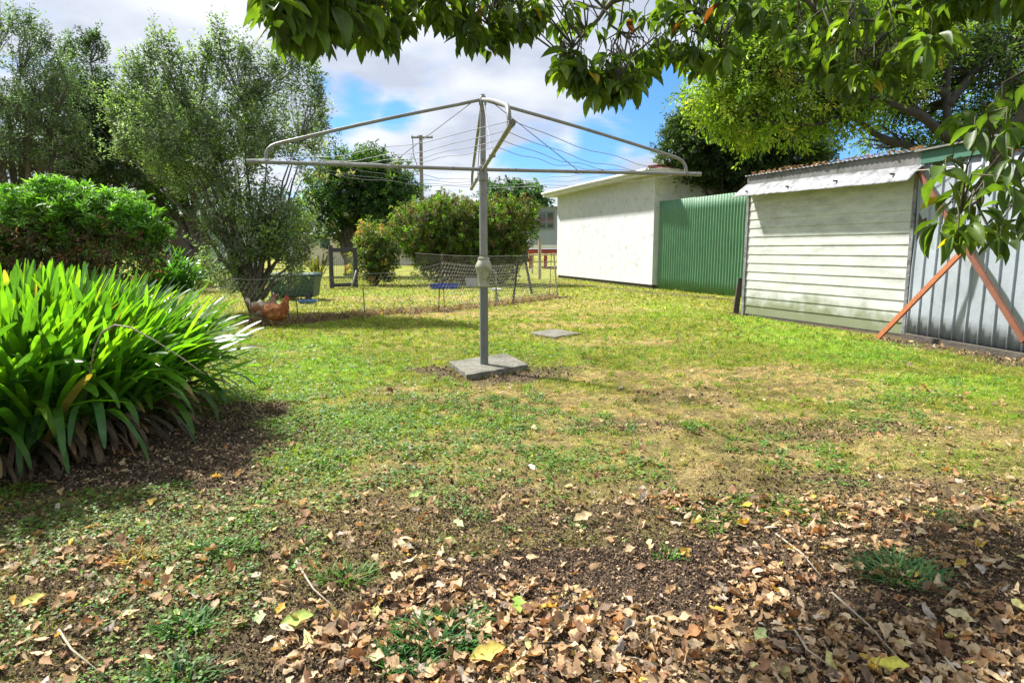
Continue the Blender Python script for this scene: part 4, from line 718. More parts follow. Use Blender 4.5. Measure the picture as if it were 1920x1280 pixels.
for fr in (.985, .84, .69, .54):
    mb = MB()
    for i in range(4):
        A = hub.lerp(TIPS[i], fr)+Vector((0, 0, .02)); B = hub.lerp(TIPS[(i+1) % 4], fr)+Vector((0, 0, .02)); sag = (.05+.03*random.random())*fr; ph = random.random()*6; pts = []
        for j in range(17):
            t_ = j/16; p = A.lerp(B, t_); p.z -= sag*4*t_*(1-t_)+.012*math.sin(t_*19+ph)*math.sin(math.pi*t_); pts.append(p)
        mb.tube(pts, .0023, 5, cap=False)
    mb.build('washing_line', M['wire'], cl, smooth=True)
mb = MB()
z1 = .062
def slab(name, Q, z0, z1, label, mt, jitter=.006, cat='slab'):
    bm = bmesh.new(); n_ = 14; rows = []
    P = [Vector((q[0], q[1], 0)) for q in Q]
    bot, topv = [], []
    for e in range(4):
        for j in range(n_):
            p = P[e].lerp(P[(e+1) % 4], j/n_); j1 = Vector((random.uniform(-1, 1), random.uniform(-1, 1), 0))*jitter
            topv.append(bm.verts.new((p.x+j1.x, p.y+j1.y, z1+random.uniform(-1, 0)*jitter*.6))); j2 = j1*1.8; bot.append(bm.verts.new((p.x+j2.x, p.y+j2.y, z0)))
    N4 = len(topv); c = bm.verts.new((sum(p.x for p in P)/4, sum(p.y for p in P)/4, z1+.002))
    for i in range(N4): j = (i+1) % N4; bm.faces.new((topv[i], topv[j], c)); bm.faces.new((bot[i], bot[j], topv[j], topv[i]))
    bmesh.ops.recalc_face_normals(bm, faces=bm.faces); me = bpy.data.meshes.new(name); bm.to_mesh(me); bm.free(); me.materials.append(mt); o = bpy.data.objects.new(name, me); C.objects.link(o)
    md = o.modifiers.new('bevel', 'BEVEL'); md.width = .006; md.limit_method = 'ANGLE'; md.segments = 2; return tag(o, label, cat)
slab('concrete_pad', PADQ, -.06, .048, 'thick square concrete pad under the clothesline post', M['concrete'])
slab('concrete_slab', SLABQ, -.06, .020, 'flat concrete slab set flush in the lawn behind the clothesline', M['concrete'])

# ------------------------------------------------------------------ white garage
G0, G1 = gr(1044, 521), gr(1222, 542); Gd = (G1-G0); Ln_ = Gd.length; gu = Gd.normalized(); gp = Vector((-gu.y, gu.x, 0)); gp = gp if gp.x > 0 else -gp; GW = 6.0; ze = zat(368, G0.y)
gar = empty('white_garage', G0, 'white plastered garage with low red roof beyond the green fence', 'garage')
mb = MB(); A, B = G0, G1; Cc, Dd = G1+gp*GW, G0+gp*GW; zz = ze; mb.hexa([A+Vector((0, 0, .12)), B+Vector((0, 0, .12)), Cc+Vector((0, 0, .12)), Dd+Vector((0, 0, .12)), A+Vector((0, 0, zz)), B+Vector((0, 0, zz)), Cc+Vector((0, 0, zz)), Dd+Vector((0, 0, zz))]); mb.build('wall', M['white_plaster'], gar)
mb = MB(); i_ = .04; a_, b_ = A+gp*i_+gu*i_, B+gp*i_-gu*i_; mb.hexa([a_+Vector((0, 0, -.1)), b_+Vector((0, 0, -.1)), b_+gp*(GW-.08)+Vector((0, 0, -.1)), a_+gp*(GW-.08)+Vector((0, 0, -.1)), a_+Vector((0, 0, .13)), b_+Vector((0, 0, .13)), b_+gp*(GW-.08)+Vector((0, 0, .13)), a_+gp*(GW-.08)+Vector((0, 0, .13))]); mb.build('footing', M['oldwood'], gar)
ov = .42; c4 = [A-gu*ov-gp*ov, B+gu*ov-gp*ov, Cc+gu*ov+gp*ov, Dd-gu*ov+gp*ov]
mb = MB(); mb.hexa([c+Vector((0, 0, ze+.002)) for c in c4]+[c+Vector((0, 0, ze+.03)) for c in c4]); mb.build('soffit', M['soffit'], gar)
mb = MB()
for i in range(4):
    p, q = c4[i], c4[(i+1) % 4]; w = (q-p).normalized(); o_ = Vector((w.y, -w.x, 0)); cen = sum(c4, Vector())/4; o_ = o_ if o_.dot(cen-p) < 0 else -o_; e = .02
    mb.hexa([p-w*e+Vector((0, 0, ze-.02)), q+w*e+Vector((0, 0, ze-.02)), q+w*e+o_*.02+Vector((0, 0, ze-.02)), p-w*e+o_*.02+Vector((0, 0, ze-.02)), p-w*e+Vector((0, 0, ze+.11)), q+w*e+Vector((0, 0, ze+.11)), q+w*e+o_*.02+Vector((0, 0, ze+.11)), p-w*e+o_*.02+Vector((0, 0, ze+.11))])
mb.build('fascia', M['white_trim'], gar, bevel=.004)
mb = MB(); p, q = c4[0], c4[1]; o_ = -gp; mb.tube([p+o_*.07+Vector((0, 0, ze+.11)), q+o_*.07+Vector((0, 0, ze+.065))], .045, 10); mb.build('gutter', M['white_trim'], gar, smooth='auto')
hr = .64; zt = ze+.115; e4 = [c+Vector((0, 0, zt)) for c in c4]; r1 = (c4[0]+c4[3])/2+gu*2.6+Vector((0, 0, zt+hr)); r2 = (c4[1]+c4[2])/2-gu*2.6+Vector((0, 0, zt+hr))
mb = MB(); mb.add(e4+[r1, r2], [(0, 1, 5, 4), (1, 2, 5), (2, 3, 4, 5), (3, 0, 4), (3, 2, 1, 0)]); mb.build('roof', M['red_roof'], gar)
mb = MB(); mb.tube([e4[1]+Vector((0, 0, .02)), r2+Vector((0, 0, .02)), r1+Vector((0, 0, .02)), e4[0]+Vector((0, 0, .02))], .05, 8); mb.build('ridge_capping', M['red_roof'], gar, smooth='auto')

# ------------------------------------------------------------------ green corrugated fence
F0, F1 = gr(1213, 540), gr(1394, 558); fr_ = Frame(F0, F1); zf = 2.42
gf = empty('corrugated_fence', F0, 'green corrugated iron fence between white garage and weatherboard shed', 'fence')
def corr(fr, s0, s1, z0, z1, pitch, amp, name, mt, parent, o=0, zs=None, ribs=False, thick=0):
    if ribs:
        xs, os_ = [], []; s = s0
        while s < s1-1e-6:
            for ds, oo in ((0, 0), (.005, amp), (.018, amp), (.023, 0), (pitch*.5, .0015)):
                if s+ds <= s1: xs.append(s+ds); os_.append(oo)
            s += pitch
        xs.append(s1); os_.append(0)
    else:
        n_ = int((s1-s0)/pitch*10); xs = [s0+(s1-s0)*i/n_ for i in range(n_+1)]; os_ = [amp*math.sin(2*math.pi*x/pitch) for x in xs]
    V = []; F = []; zt_ = zs or (lambda s: z1)
    nz = 8
    for x, oo in zip(xs, os_):
        for j in range(nz+1): V.append(fr.p(x, o+oo+(vn(np.array(x*2.1), np.array(j*.9+3))-.5)*.014+(vn(np.array(x*.6), np.array(j*.4+9))-.5)*.02, z0+(zt_(x)-z0)*j/nz))
    for i in range(len(xs)-1):
        for j in range(nz): a = i*(nz+1)+j; F.append((a, a+nz+1, a+nz+2, a+1))
    mb = MB(); mb.add(V, F); ob = mb.build(name, mt, parent, smooth=True if not ribs else 'auto'); md = ob.modifiers.new('solid', 'SOLIDIFY'); md.thickness = .003; return ob
def dots(fr, ss, zs, o, name, mt, parent, r=.006):
    mb = MB()
    for a in ss:
        for z in zs: q_ = fr.p(a+random.uniform(-.006, .006), o, z+random.uniform(-.008, .008)); mb.tube([q_, q_+fr.n*.006], [r*1.0, r*.6], 6)
    mb.build(name, mt, parent)
mid = fr_.len*.52; corr(fr_, 0, mid-.012, .03, zf, .105, .016, 'panel', M['green_iron'], gf); corr(fr_, mid+.012, fr_.len, .02, zf-.01, .105, .016, 'panel', M['green_iron'], gf, o=.012)
mb = MB(); fr_.box(mb, mid-.03, mid+.03, -.10, -.03, 0, zf-.05); fr_.box(mb, 0, .06, -.10, -.03, 0, zf-.1); fr_.box(mb, fr_.len-.06, fr_.len, -.10, -.03, 0, zf-.1); mb.build('post', M['oldwood'], gf)
mb = MB(); fr_.box(mb, .07, mid-.04, -.07, -.03, .4, .48); fr_.box(mb, .07, mid-.04, -.07, -.03, 1.9, 1.98); fr_.box(mb, mid+.04, fr_.len-.07, -.07, -.03, .4, .48); fr_.box(mb, mid+.04, fr_.len-.07, -.07, -.03, 1.9, 1.98); mb.build('rail', M['oldwood'], gf)

# ------------------------------------------------------------------ weatherboard shed and galvanised shed
sf = Frame(S0, S1); zr = zat(326, S0.y)-.05; DP = 3.2
sh = empty('weatherboard_shed', S0, 'off-white weatherboard shed wall under a crumpled zinc awning', 'shed')
L1 = sf.len; mb = MB(); bz = .03; nb = 14; ex_ = (2.02-bz)/nb; V = []; F = []
for i in range(nb):
    z0 = bz+i*ex_; z1_ = z0+ex_
    sg = 12
    for j in range(sg+1):
        s = .04+(L1-.08)*j/sg; w = random.uniform(-.0012, .0012); V += [sf.p(s, -.004, z0+w), sf.p(s, .014, z0+.001+w), sf.p(s, .002, z1_+.004+w)]
    b0 = i*(sg+1)*3
    for j in range(sg): a = b0+j*3; F += [(a, a+3, a+4, a+1), (a+1, a+4, a+5, a+2)]
mb.add(V, F); mb.build('wall_cladding', M['board'], sh)
mb = MB(); sf.box(mb, .035, L1-.035, -.06, -.006, .0, 2.15); sf.box(mb, 0, L1, -DP, -DP+.05, 0, 2.15); sf.box(mb, .0, .05, -DP+.051, -.061, 0, 2.15); mb.build('wall_frame', M['oldwood'], sh)
mb = MB(); sf.box(mb, -.02, .038, -.03, .03, -.02, 2.12); mb.build('corner_trim', M['awning'], sh, bevel=.003)
mb = MB(); sf.box(mb, L1-.038, L1+.012, -.03, .034, .02, 2.14); mb.build('corner_trim', M['awning'], sh, bevel=.003)
mb = MB(); sf.box(mb, .0, L1, -.005, .012, -.10, .028); mb.build('plinth', M['oldwood'], sh)
mb = MB(); sf.box(mb, -.03, L1+.06, .0, .022, 2.13, zr); mb.build('fascia', M['fascia'], sh, bevel=.003)
# crumpled awning apron
V = []; F = []; ns, no = 90, 7
for i in range(ns+1):
    s = -.04+(L1+.14)*i/ns
    for j in range(no+1):
        t_ = j/no; w = (.007*math.sin(s*13+1.7*math.sin(s*5))+.005*math.sin(s*31+2*t_))*math.sin(math.pi*min(1, t_*1.02))**.6+.003*math.sin(s*9)*t_+random.uniform(-.002, .002); o_ = .024+.27*t_-.0*w; V.append(sf.p(s-.02*t_, o_, 2.170-.012*s-.02*t_-.190*t_**1.25+w))
for i in range(ns):
    for j in range(no): a = i*(no+1)+j; F.append((a, a+no+1, a+no+2, a+1))
mb = MB(); mb.add(V, F); ob = mb.build('awning', M['awning'], sh, smooth=True); md = ob.modifiers.new('solid', 'SOLIDIFY'); md.thickness = .003
mb = MB()
for k_ in range(4): s = .2+k_*(L1-.4)/3; mb.tube([sf.p(s, .0, 2.03), sf.p(s, .25, 2.035)], .012, 6)
mb.build('awning_bracket', M['oldwood'], sh)
corr_r = MB(); V = []; F = []
n_ = int((L1+.1)/.076*6)
for i in range(n_+1):
    s = -.05+(L1+.12)*i/n_
    for o_, z in ((.06, zr+.015), (-DP-.1, zr+.10)): V.append(sf.p(s, o_, z+.009*math.sin(2*math.pi*s/.076)))
for i in range(n_): F.append((i*2, i*2+2, i*2+3, i*2+1))
corr_r.add(V, F); ob = corr_r.build('roof', M['awning'], sh, smooth=True); md = ob.modifiers.new('solid', 'SOLIDIFY'); md.thickness = .003
n = 260; ss = RNG.random(n)*L1; oo = .05-.35*RNG.random(n)**1.5; Pp = np.array([tuple(sf.p(a, b, zr+.03+.03*random.random())) for a, b in zip(ss, oo)]); a = RNG.random(n)*6.28
V, F, cc = inst(DRY_V, DRY_F, Pp, np.stack([np.cos(a), np.sin(a), RNG.normal(0, .3, n)], 1), np.stack([RNG.normal(0, .4, n), RNG.normal(0, .4, n), np.ones(n)], 1), .025+.03*RNG.random(n), None, pick(DRYC[:6], [1, 3, .6, 3, 1, 4], n)*.8, np.ones(n))
o = npmesh('roof_debris', V, F, M['dry'], col=cc, smooth=True); tag(o, 'dry brown leaves collected along the weatherboard shed roof edge', 'leaf debris', kind='stuff')

g2 = Frame(S1+sf.n*.0, S3); gs = empty('galvanised_shed', S1, 'grey ribbed galvanised iron shed wall at the right edge', 'shed'); L2 = g2.len; zg = 2.38
corr(g2, .02, L2, .05, 2.20, .175, .020, 'wall', M['galv_iron'], gs, ribs=True)
mb = MB(); g2.box(mb, .012, L2, -.06, -.008, .0, 2.2); mb.build('wall_frame', M['oldwood'], gs)
mb = MB(); g2.box(mb, .05, L2+.05, .024, .044, 2.13, 2.275); mb.build('fascia', M['green_paint'], gs, bevel=.003)
mb = MB(); g2.box(mb, .06, 1.95, .022, .10, -.03, .055); mb.build('bottom_plank', M['oldwood'], gs, bevel=.004)
mb = MB(); p = g2.p; mb.hexa([p(0, .10, 2.28), p(L2+.1, .10, 2.28), p(L2+.1, -3, 2.45), p(0, -3, 2.45), p(0, .10, 2.30), p(L2+.1, .10, 2.30), p(L2+.1, -3, 2.47), p(0, -3, 2.47)]); mb.build('roof', M['fascia'], gs)
mb = MB(); mb.hexa([p(0, -3, 0), p(L2, -3, 0), p(L2, -2.95, 0), p(0, -2.95, 0), p(0, -3, 2.4), p(L2, -3, 2.4), p(L2, -2.95, 2.4), p(0, -2.95, 2.4)]); mb.build('back_wall', M['galv_iron'], gs)
def plank(name, A, B, w, th, mt, label, cat='timber brace'):
    A, B = Vector(A), Vector(B); d = (B-A).normalized(); n_ = g2.n; s_ = d.cross(n_).normalized(); n_ = s_.cross(d).normalized(); mb = MB()
    mb.hexa([A-s_*w/2-n_*th/2, A+s_*w/2-n_*th/2, A+s_*w/2+n_*th/2, A-s_*w/2+n_*th/2, B-s_*w/2-n_*th/2, B+s_*w/2-n_*th/2, B+s_*w/2+n_*th/2, B-s_*w/2+n_*th/2]); o = mb.build(name, mt, bevel=.003); return tag(o, label, cat)
def onwall(px, py, off):   # point on the plane of the galvanised wall pushed off it
    r = Vector(ray(px, py)); o0 = Vector((0, 0, H)); P0 = g2.A+g2.n*off; t_ = (P0-o0).dot(g2.n)/r.dot(g2.n); return o0+r*t_
A = gr(1646, 634, .0); B = onwall(1835, 440, .06); plank('timber_brace', A, B, .062, .03, M['wood'], 'bright orange timber brace leaning up to the right on ribbed wall')
A = onwall(1724, 325, .085); B = onwall(1921, 640, .20); plank('timber_brace', A, B, .062, .035, M['wood2'], 'red brown timber brace sloping down to the right across ribbed wall')
mb = MB(); A = onwall(1716, 320, .14); B = onwall(1790, 314, .03); mb.tube([A, B], .006, 6); tag(mb.build('thin_rod', M['palewood'], smooth=True), 'thin pale rod at the corner of the zinc awning', 'rod')
A = gr(1386, 583); mb = MB(); A2 = S0+sf.n*.02-sf.u*.16; mb.hexa([A2+Vector(v) for v in ((-.05, -.02, -.02), (.05, -.02, -.02), (.05, .02, -.02), (-.05, .02, -.02), (.03, .03, .62), (.10, .03, .62), (.10, .07, .62), (.03, .07, .62))]); tag(mb.build('leaning_board', M['oldwood'], bevel=.003), 'short dark board leaning at the near end of green fence', 'board')

# ------------------------------------------------------------------ netting fence
def netting(A, B, za, zb, label, post_list, cell=.075, r=.0018, group='wire netting fences'):
    f = Frame(A, B); ob = empty('wire_netting_fence', A, label, 'fence', None); mb = MB(); Ls = f.len; nxx = int(Ls/cell); step = Ls/nxx; hz = cell*.9
    def zt(s): t_ = s/Ls; return za+(zb-za)*t_-.05*math.sin(math.pi*t_)
    rows = int(max(za, zb)/hz); V = []; F = []
    segs = []
    for i in range(nxx):
        for j in range(rows):
            z = .03+j*hz; s0 = i*step+(step/2 if j % 2 else 0); k_ = zt(min(s0, Ls))/max(za, zb)
            segs.append(((s0, z*k_), (s0+step/2, (z+hz*.5)*k_))); segs.append(((s0+step/2, (z+hz*.5)*k_), (s0+step, z*k_))); segs.append(((s0+step/2, (z+hz*.5)*k_), (s0+step/2, (z+hz)*k_)))
    for (a, za_), (b_, zb_) in segs:
        if b_ > Ls: continue
        w1 = .018*math.sin(a*3.1)+.012*math.sin(a*7); w2 = .018*math.sin(b_*3.1)+.012*math.sin(b_*7); P, Q = f.p(a, w1, za_), f.p(b_, w2, zb_); d = (Q-P); s_ = d.cross(f.n).normalized()*r; nn_ = f.n*r; k0 = len(V)
        V += [P+s_, P-s_*.5+nn_, P-s_*.5-nn_, Q+s_, Q-s_*.5+nn_, Q-s_*.5-nn_]; F += [(k0, k0+1, k0+4, k0+3), (k0+1, k0+2, k0+5, k0+4), (k0+2, k0, k0+3, k0+5)]
    npmesh('netting', [tuple(v) for v in V], np.array(F), M['galv'], ob)
    mb.tube([f.p(Ls*i/16, .018*math.sin(Ls*i/16*3.1), zt(Ls*i/16)) for i in range(17)], .0035, 5); mb.build('top_wire', M['galv'], ob, smooth=True)
    for A_, B_, rad, mt in post_list: mb = MB(); mb.tube([A_, B_], rad, 8); mb.build('post', M[mt], ob, smooth='auto')
    return ob
def vp(px, pyb, pyt, px2=None, up=0): A_ = gr(px, pyb); B_ = at(px2 if px2 else px, pyt, A_.y); A_.z = -.05; return A_, B_
netting(FENCE[0], FENCE[2], .72, .72, 'wire netting fence section behind the hens', [(*vp(541, 604, 505, 540), .007, 'rust'), (*vp(560, 607, 512, 551), .007, 'rust'), (*vp(470, 612, 514), .007, 'rust')])
netting(FENCE[2], FENCE[3], .72, .70, 'low wire netting section left of clothesline', [(*vp(684, 590, 540, 681), .008, 'rust')])
netting(FENCE[3], FENCE[4], .70, .86, 'wire netting section in front of the rounded bush left half', [(*vp(822, 585, 539, 824), .008, 'rust'), (*vp(833, 583, 538, 832), .008, 'rust')])
netting(FENCE[4], FENCE[5], .88, .80, 'wire netting section crossing behind the clothesline post', [(*vp(961, 568, 482, 972), .022, 'black')])
netting(FENCE[5], FENCE[6], .80, 1.0, 'wire netting section nearest to the white garage', [(*vp(1030, 557, 474, 1034), .008, 'rust'), (*vp(1046, 560, 473, 1038), .016, 'palewood')])
bb = [gr(618, 541), gr(760, 540), gr(1000, 548)]
netting(gr(780, 540), gr(1000, 548), 1.0, .95, 'back wire netting fence against the rounded bush', [(*vp(829, 541, 474), .03, 'rust'), (*vp(998, 552, 478, 983), .03, 'black'), (*vp(748, 498, 455), .04, 'oldwood')], r=.0034)
n = 5200; seg = RNG.integers(0, len(FENCE)-1, n); tt = RNG.random(n); Fp = np.array([tuple(p) for p in FENCE]); pos = Fp[seg]*(1-tt[:, None])+Fp[seg+1]*tt[:, None]; pos[:, 0] += RNG.normal(0, .05, n); pos[:, 1] += .22+RNG.normal(0, .22, n); pos[:, 2] = .0; a = RNG.random(n)*6.283; el = .2+.8*RNG.random(n)
V, F, cc = inst(BL_V, BL_F, pos, np.stack([np.cos(a)*np.cos(el), np.sin(a)*np.cos(el), np.sin(el)], 1), np.stack([RNG.normal(0, .6, n), RNG.normal(0, .6, n), np.ones(n)], 1), .05+.12*RNG.random(n), np.full(n, .018), pick([(.24, .15, .08), (.34, .25, .13), (.12, .08, .05)], [3, 2, 2], n)); o = npmesh('dead_grass', V, F, M['grass'], col=cc); tag(o, 'brown dead grass along the foot of the netting fence', 'dead grass', kind='stuff')
n = 1500; pos = []
for Q in (PADQ, SLABQ):
    for _ in range(n//2):
        e = random.randrange(4); a_, b_ = Q[e], Q[(e+1) % 4]; t_ = random.random(); cx = sum(q[0] for q in Q)/4; cy = sum(q[1] for q in Q)/4; x_ = a_[0]+(b_[0]-a_[0])*t_; y_ = a_[1]+(b_[1]-a_[1])*t_; k_ = 1.0+abs(random.gauss(0, .09)); pos.append((cx+(x_-cx)*k_, cy+(y_-cy)*k_, 0))
pos = np.array(pos); n = len(pos); pos[:, 2] = gz(pos[:, 0], pos[:, 1]); a = RNG.random(n)*6.283; el = .1+.9*RNG.random(n)
V, F, cc = inst(BL_V, BL_F, pos, np.stack([np.cos(a)*np.cos(el), np.sin(a)*np.cos(el), np.sin(el)], 1), np.stack([RNG.normal(0, .6, n), RNG.normal(0, .6, n), np.ones(n)], 1), .02+.04*RNG.random(n), np.full(n, .006), pick([(.34, .25, .12), (.18, .22, .04), (.12, .08, .05)], [3, 2, 2], n)); o = npmesh('edge_grass', V, F, M['grass'], col=cc); tag(o, 'dry grass and bits creeping over the edges of the concrete slabs', 'grass', kind='stuff')
# black frame
b = gr(645, 540); Fr = Frame(gr(619, 541), gr(670, 539)); Lf = Fr.len; ht = zat(464, b.y); fm = empty('screen_frame', gr(619, 541), 'black timber screen frame standing open in the back garden', 'screen frame')
for s in (0, Lf-.10): mb = MB(); Fr.box(mb, s, s+.11, -.04, .04, -.03, ht+(.06 if s == 0 else 0)); mb.build('upright', M['black'], fm, bevel=.004)
mb = MB(); Fr.box(mb, .112, Lf-.102, -.035, .035, ht-.13, ht-.01); mb.build('top_rail', M['black'], fm, bevel=.004)
mb = MB(); Fr.box(mb, .112, Lf-.102, -.035, .035, .04, .14); mb.build('bottom_rail', M['black'], fm, bevel=.004)
mb = MB()
for i in range(9): s = .15+(Lf-.3)*i/8; mb.tube([Fr.p(s, 0, .1), Fr.p(s, 0, ht-.1)], .004, 4)
for i in range(14): z = .15+(ht-.3)*i/13; mb.tube([Fr.p(.1, 0, z), Fr.p(Lf-.1, 0, z)], .004, 4)
mb.build('mesh_infill', M['galv'], fm)
A, B = gr(658, 540), at(668, 507, gr(658, 540).y); mb = MB(); mb.tube([A, B], .02, 8); tag(mb.build('leaning_stake', M['offwhite'], smooth=True), 'pale stake leaning inside the black screen frame', 'stake')
# green bin
b = gr(548, 568); Bf = Frame(b+Vector((-.72, .7, 0)), b+Vector((.25, .7, 0))); bn = empty('green_bin', b+Vector((0, .7, 0)), 'dark green plastic bin half hidden by the feathery tree', 'bin'); mb = MB(); p = Bf.p
mb.hexa([p(.02, -.5, .07), p(.93, -.5, .07), p(.93, -.02, .07), p(.02, -.02, .07), p(-.03, -.54, .54), p(1.0, -.54, .54), p(1.0, .02, .54), p(-.03, .02, .54)]); mb.build('body', M['green_bin'], bn, bevel=.03)
mb = MB(); mb.hexa([p(-.06, -.57, .545), p(1.03, -.57, .545), p(1.03, .05, .545), p(-.06, .05, .545), p(0, -.5, .60), p(.97, -.5, .60), p(.97, 0, .60), p(0, 0, .60)]); mb.build('lid', M['green_bin'], bn, bevel=.02)
for s in (.12, .84): mb = MB(); mb.tube([p(s-.03, .03, .09), p(s+.05, .03, .09)], .09, 20); mb.build('wheel', M['black'], bn, smooth='auto')
b = gr(540, 566); mb = MB(); f_ = Frame(gr(521, 563), gr(557, 560)); f_.box(mb, 0, f_.len, -.02, .02, .02, .14); tag(mb.build('plank', M['palewood'], bevel=.004), 'short brown plank lying beneath the dark green bin', 'plank')
# blue tubs
def tray(name, px, py, w, d, h, mt, label, cat='tray'):
    c = gr(px, py); mb = MB(); k = 24; V = []; F = []
    for r_, z in ((.85, 0), (1, h), (1.04, h), (1.04, h-.012), (.92, h-.02), (.78, .02)):
        for j in range(k): a = 2*math.pi*j/k; sx = math.copysign(abs(math.cos(a))**.45, math.cos(a)); sy = math.copysign(abs(math.sin(a))**.45, math.sin(a)); V.append((c.x+w*r_*sx, c.y+d*r_*sy, z+.01))
    for i in range(5):
        for j in range(k): a = i*k+j; b_ = i*k+(j+1) % k; F.append((a, b_, b_+k, a+k))
    F.append(tuple(range(k))[::-1]); F.append(tuple(range(5*k, 6*k))); mb.add(V, F); return tag(mb.build(name, mt, smooth='auto'), label, cat)
tray('shallow_tray', 822, 542, .24, .15, .14, M['blue'], 'bright blue shallow tray, left of the two at the bush foot'); tray('shallow_tray', 846, 542, .22, .15, .13, M['blue'], 'bright blue shallow tray, right of the two at the bush foot'); tray('shallow_tray', 577, 569, .19, .13, .06, M['blue2'], 'faded blue dish on the ground beside the dark green bin'); tray('shallow_tray', 886, 537, .22, .15, .24, M['offwhite'], 'whitish tub under the rounded bush')
b = gr(930, 545); mb = MB(); mb.lathe((b.x, b.y, 0), [(.12, .0), (.18, .02), (.17, .05), (.08, .07)], 14); tag(mb.build('feed_dish', M['offwhite'], smooth='auto'), 'pale upturned dish right of the clothesline post under the bush', 'dish')

# ------------------------------------------------------------------ hens
def hen(base, yaw, s, label, body_c, tail_c, head_up=0):
    h = empty('hen', base, label, 'hen'); ca, sa = math.cos(yaw), math.sin(yaw)
    def T(v): x, y, z = v[0]*s*.90, v[1]*s, (v[2]*1.0 if v[2] < .1 else v[2]-.02)*s; return (base[0]+x*ca-y*sa, base[1]+x*sa+y*ca, base[2]+z)
    # cross sections: (x, z, half width, half height, tilt)
    secs = [(-.200, .305, .012, .015), (-.185, .290, .040, .045), (-.135, .258, .078, .090), (-.06, .228, .102, .125), (.02, .212, .112, .135), (.09, .222, .102, .126), (.135, .258, .082, .102), (.158, .300, .062, .078), (.170, .343, .048, .057), (.178, .376, .038, .043), (.186, .402, .031, .032), (.200, .418, .021, .021), (.213, .420, .006, .006)]
    k = 14; V = []; F = []; pts = [Vector((a, 0, b)) for a, b, _, _ in secs]
    for i, (x, z, w, hh_) in enumerate(secs):
        t = (pts[min(i+1, len(pts)-1)]-pts[max(i-1, 0)]).normalized(); nz_ = Vector((-t.z, 0, t.x))
        for j in range(k):
            a = 2*math.pi*j/k; nb_ = 1+.05*math.sin(a*5+i*1.9); p = pts[i]+nz_*math.sin(a)*hh_*nb_+Vector((0, math.cos(a)*w*nb_, 0)); V.append(T(p))
    for i in range(len(secs)-1):
        for j in range(k): a = i*k+j; b_ = i*k+(j+1) % k; F.append((a, b_, b_+k, a+k))
    F.append(tuple(range(k))[::-1]); F.append(tuple(range((len(secs)-1)*k, len(secs)*k))); mb = MB(); mb.add(V, F)
    ob = mb.build('body', body_c, h, smooth=True); md = ob.modifiers.new('sub', 'SUBSURF'); md.levels = 1; md.render_levels = 1
    for sy in (-1, 1):
        mb = MB(); V = []; F = []; q = 8
        for i in range(q+1):
            t = i/q; w = .058*math.sin(math.pi*(.12+.8*t)); x = .09-.25*t; z = .22+.015*t
            V += [T((x, sy*(.090+.010*math.sin(math.pi*t)-.02*t), z+w)), T((x, sy*(.106+.008*math.sin(math.pi*t)-.02*t), z)), T((x-.01, sy*(.094-.02*t), z-w))]
        for i in range(q): a = i*3; F += [(a, a+1, a+4, a+3), (a+1, a+2, a+5, a+4)]
        mb.add(V, F); o_ = mb.build('wing', M['hen_wing'], h, smooth=True); md = o_.modifiers.new('solid', 'SOLIDIFY'); md.thickness = .008
    mb = MB()
    for j in range(9):
        a = (j-4)/4; V = []; b0 = Vector((-.17, a*.02, .29)); tip = Vector((-.235-.02*abs(a), a*.05, .395-.035*abs(a))); mid = b0.lerp(tip, .55)+Vector((.0, 0, .02)); w = .014
        mb.add([T(b0), T(mid+Vector((-.01, w, -w))), T(tip), T(mid+Vector((.01, -w, w)))], [(0, 1, 2, 3)])
    o_ = mb.build('tail', tail_c, h, smooth=False); md = o_.modifiers.new('solid', 'SOLIDIFY'); md.thickness = .008
    mb = MB(); V = [T((.170+.010*i, 0, .422+z)) for i, z in enumerate((0, .028, .014, .034, .016, .026, 0))]+[T((.172+.010*i, 0, .408)) for i in range(7)]; mb.add(V, [(i, i+1, i+8, i+7) for i in range(6)]); o_ = mb.build('comb', M['hen_red'], h); md = o_.modifiers.new('solid', 'SOLIDIFY'); md.thickness = .008; md.offset = 0
    mb = MB()
    for sy in (-1, 1): mb.tube([T((.205, sy*.008, .405)), T((.208, sy*.010, .385)), T((.206, sy*.010, .368))], [.006*s, .011*s, .006*s], 8)
    mb.tube([T((.188, -.026, .405)), T((.188, .026, .405))], .014*s, 10); mb.build('wattle', M['hen_red'], h, smooth=True)
    mb = MB(); mb.tube([T((.205, 0, .418)), T((.222, 0, .413)), T((.238, 0, .404))], [.010*s, .007*s, .001], 8); mb.build('beak', M['hen_leg'], h, smooth=True)
    mb = MB()
    for sy in (-1, 1): mb.tube([T((.197, sy*.019, .421)), T((.197, sy*.026, .421))], .0055*s, 8)
    mb.build('eyes', M['black'], h)
    for sy in (-1, 1):
        x0 = .03 if sy > 0 else -.01; mb = MB(); mb.tube([T((x0-.01, sy*.045, .13)), T((x0-.03, sy*.045, .09)), T((x0, sy*.045, .012))], [.022*s, .010*s, .008*s], 8)
        for aa in (-.5, 0, .5): mb.tube([T((x0, sy*.045, .012)), T((x0+.055*math.cos(aa), sy*.045+.055*math.sin(aa), .006))], [.006*s, .004*s], 6)
        mb.tube([T((x0, sy*.045, .012)), T((x0-.03, sy*.045, .006))], [.006*s, .004*s], 6); mb.build('leg', M['hen_leg'], h, smooth=True)
    return h
M['hen'] = mat('red_brown_feathers', (.36, .12, .04), (.17, .05, .02), 34, .9, 1.0, 55, c3=(.50, .27, .12), s3=11, t3=(.50, .66), spec=.2); M['hen_wing'] = mat('wing_feathers', (.20, .06, .02), (.38, .15, .055), 38, .9, 1, 50, spec=.2)
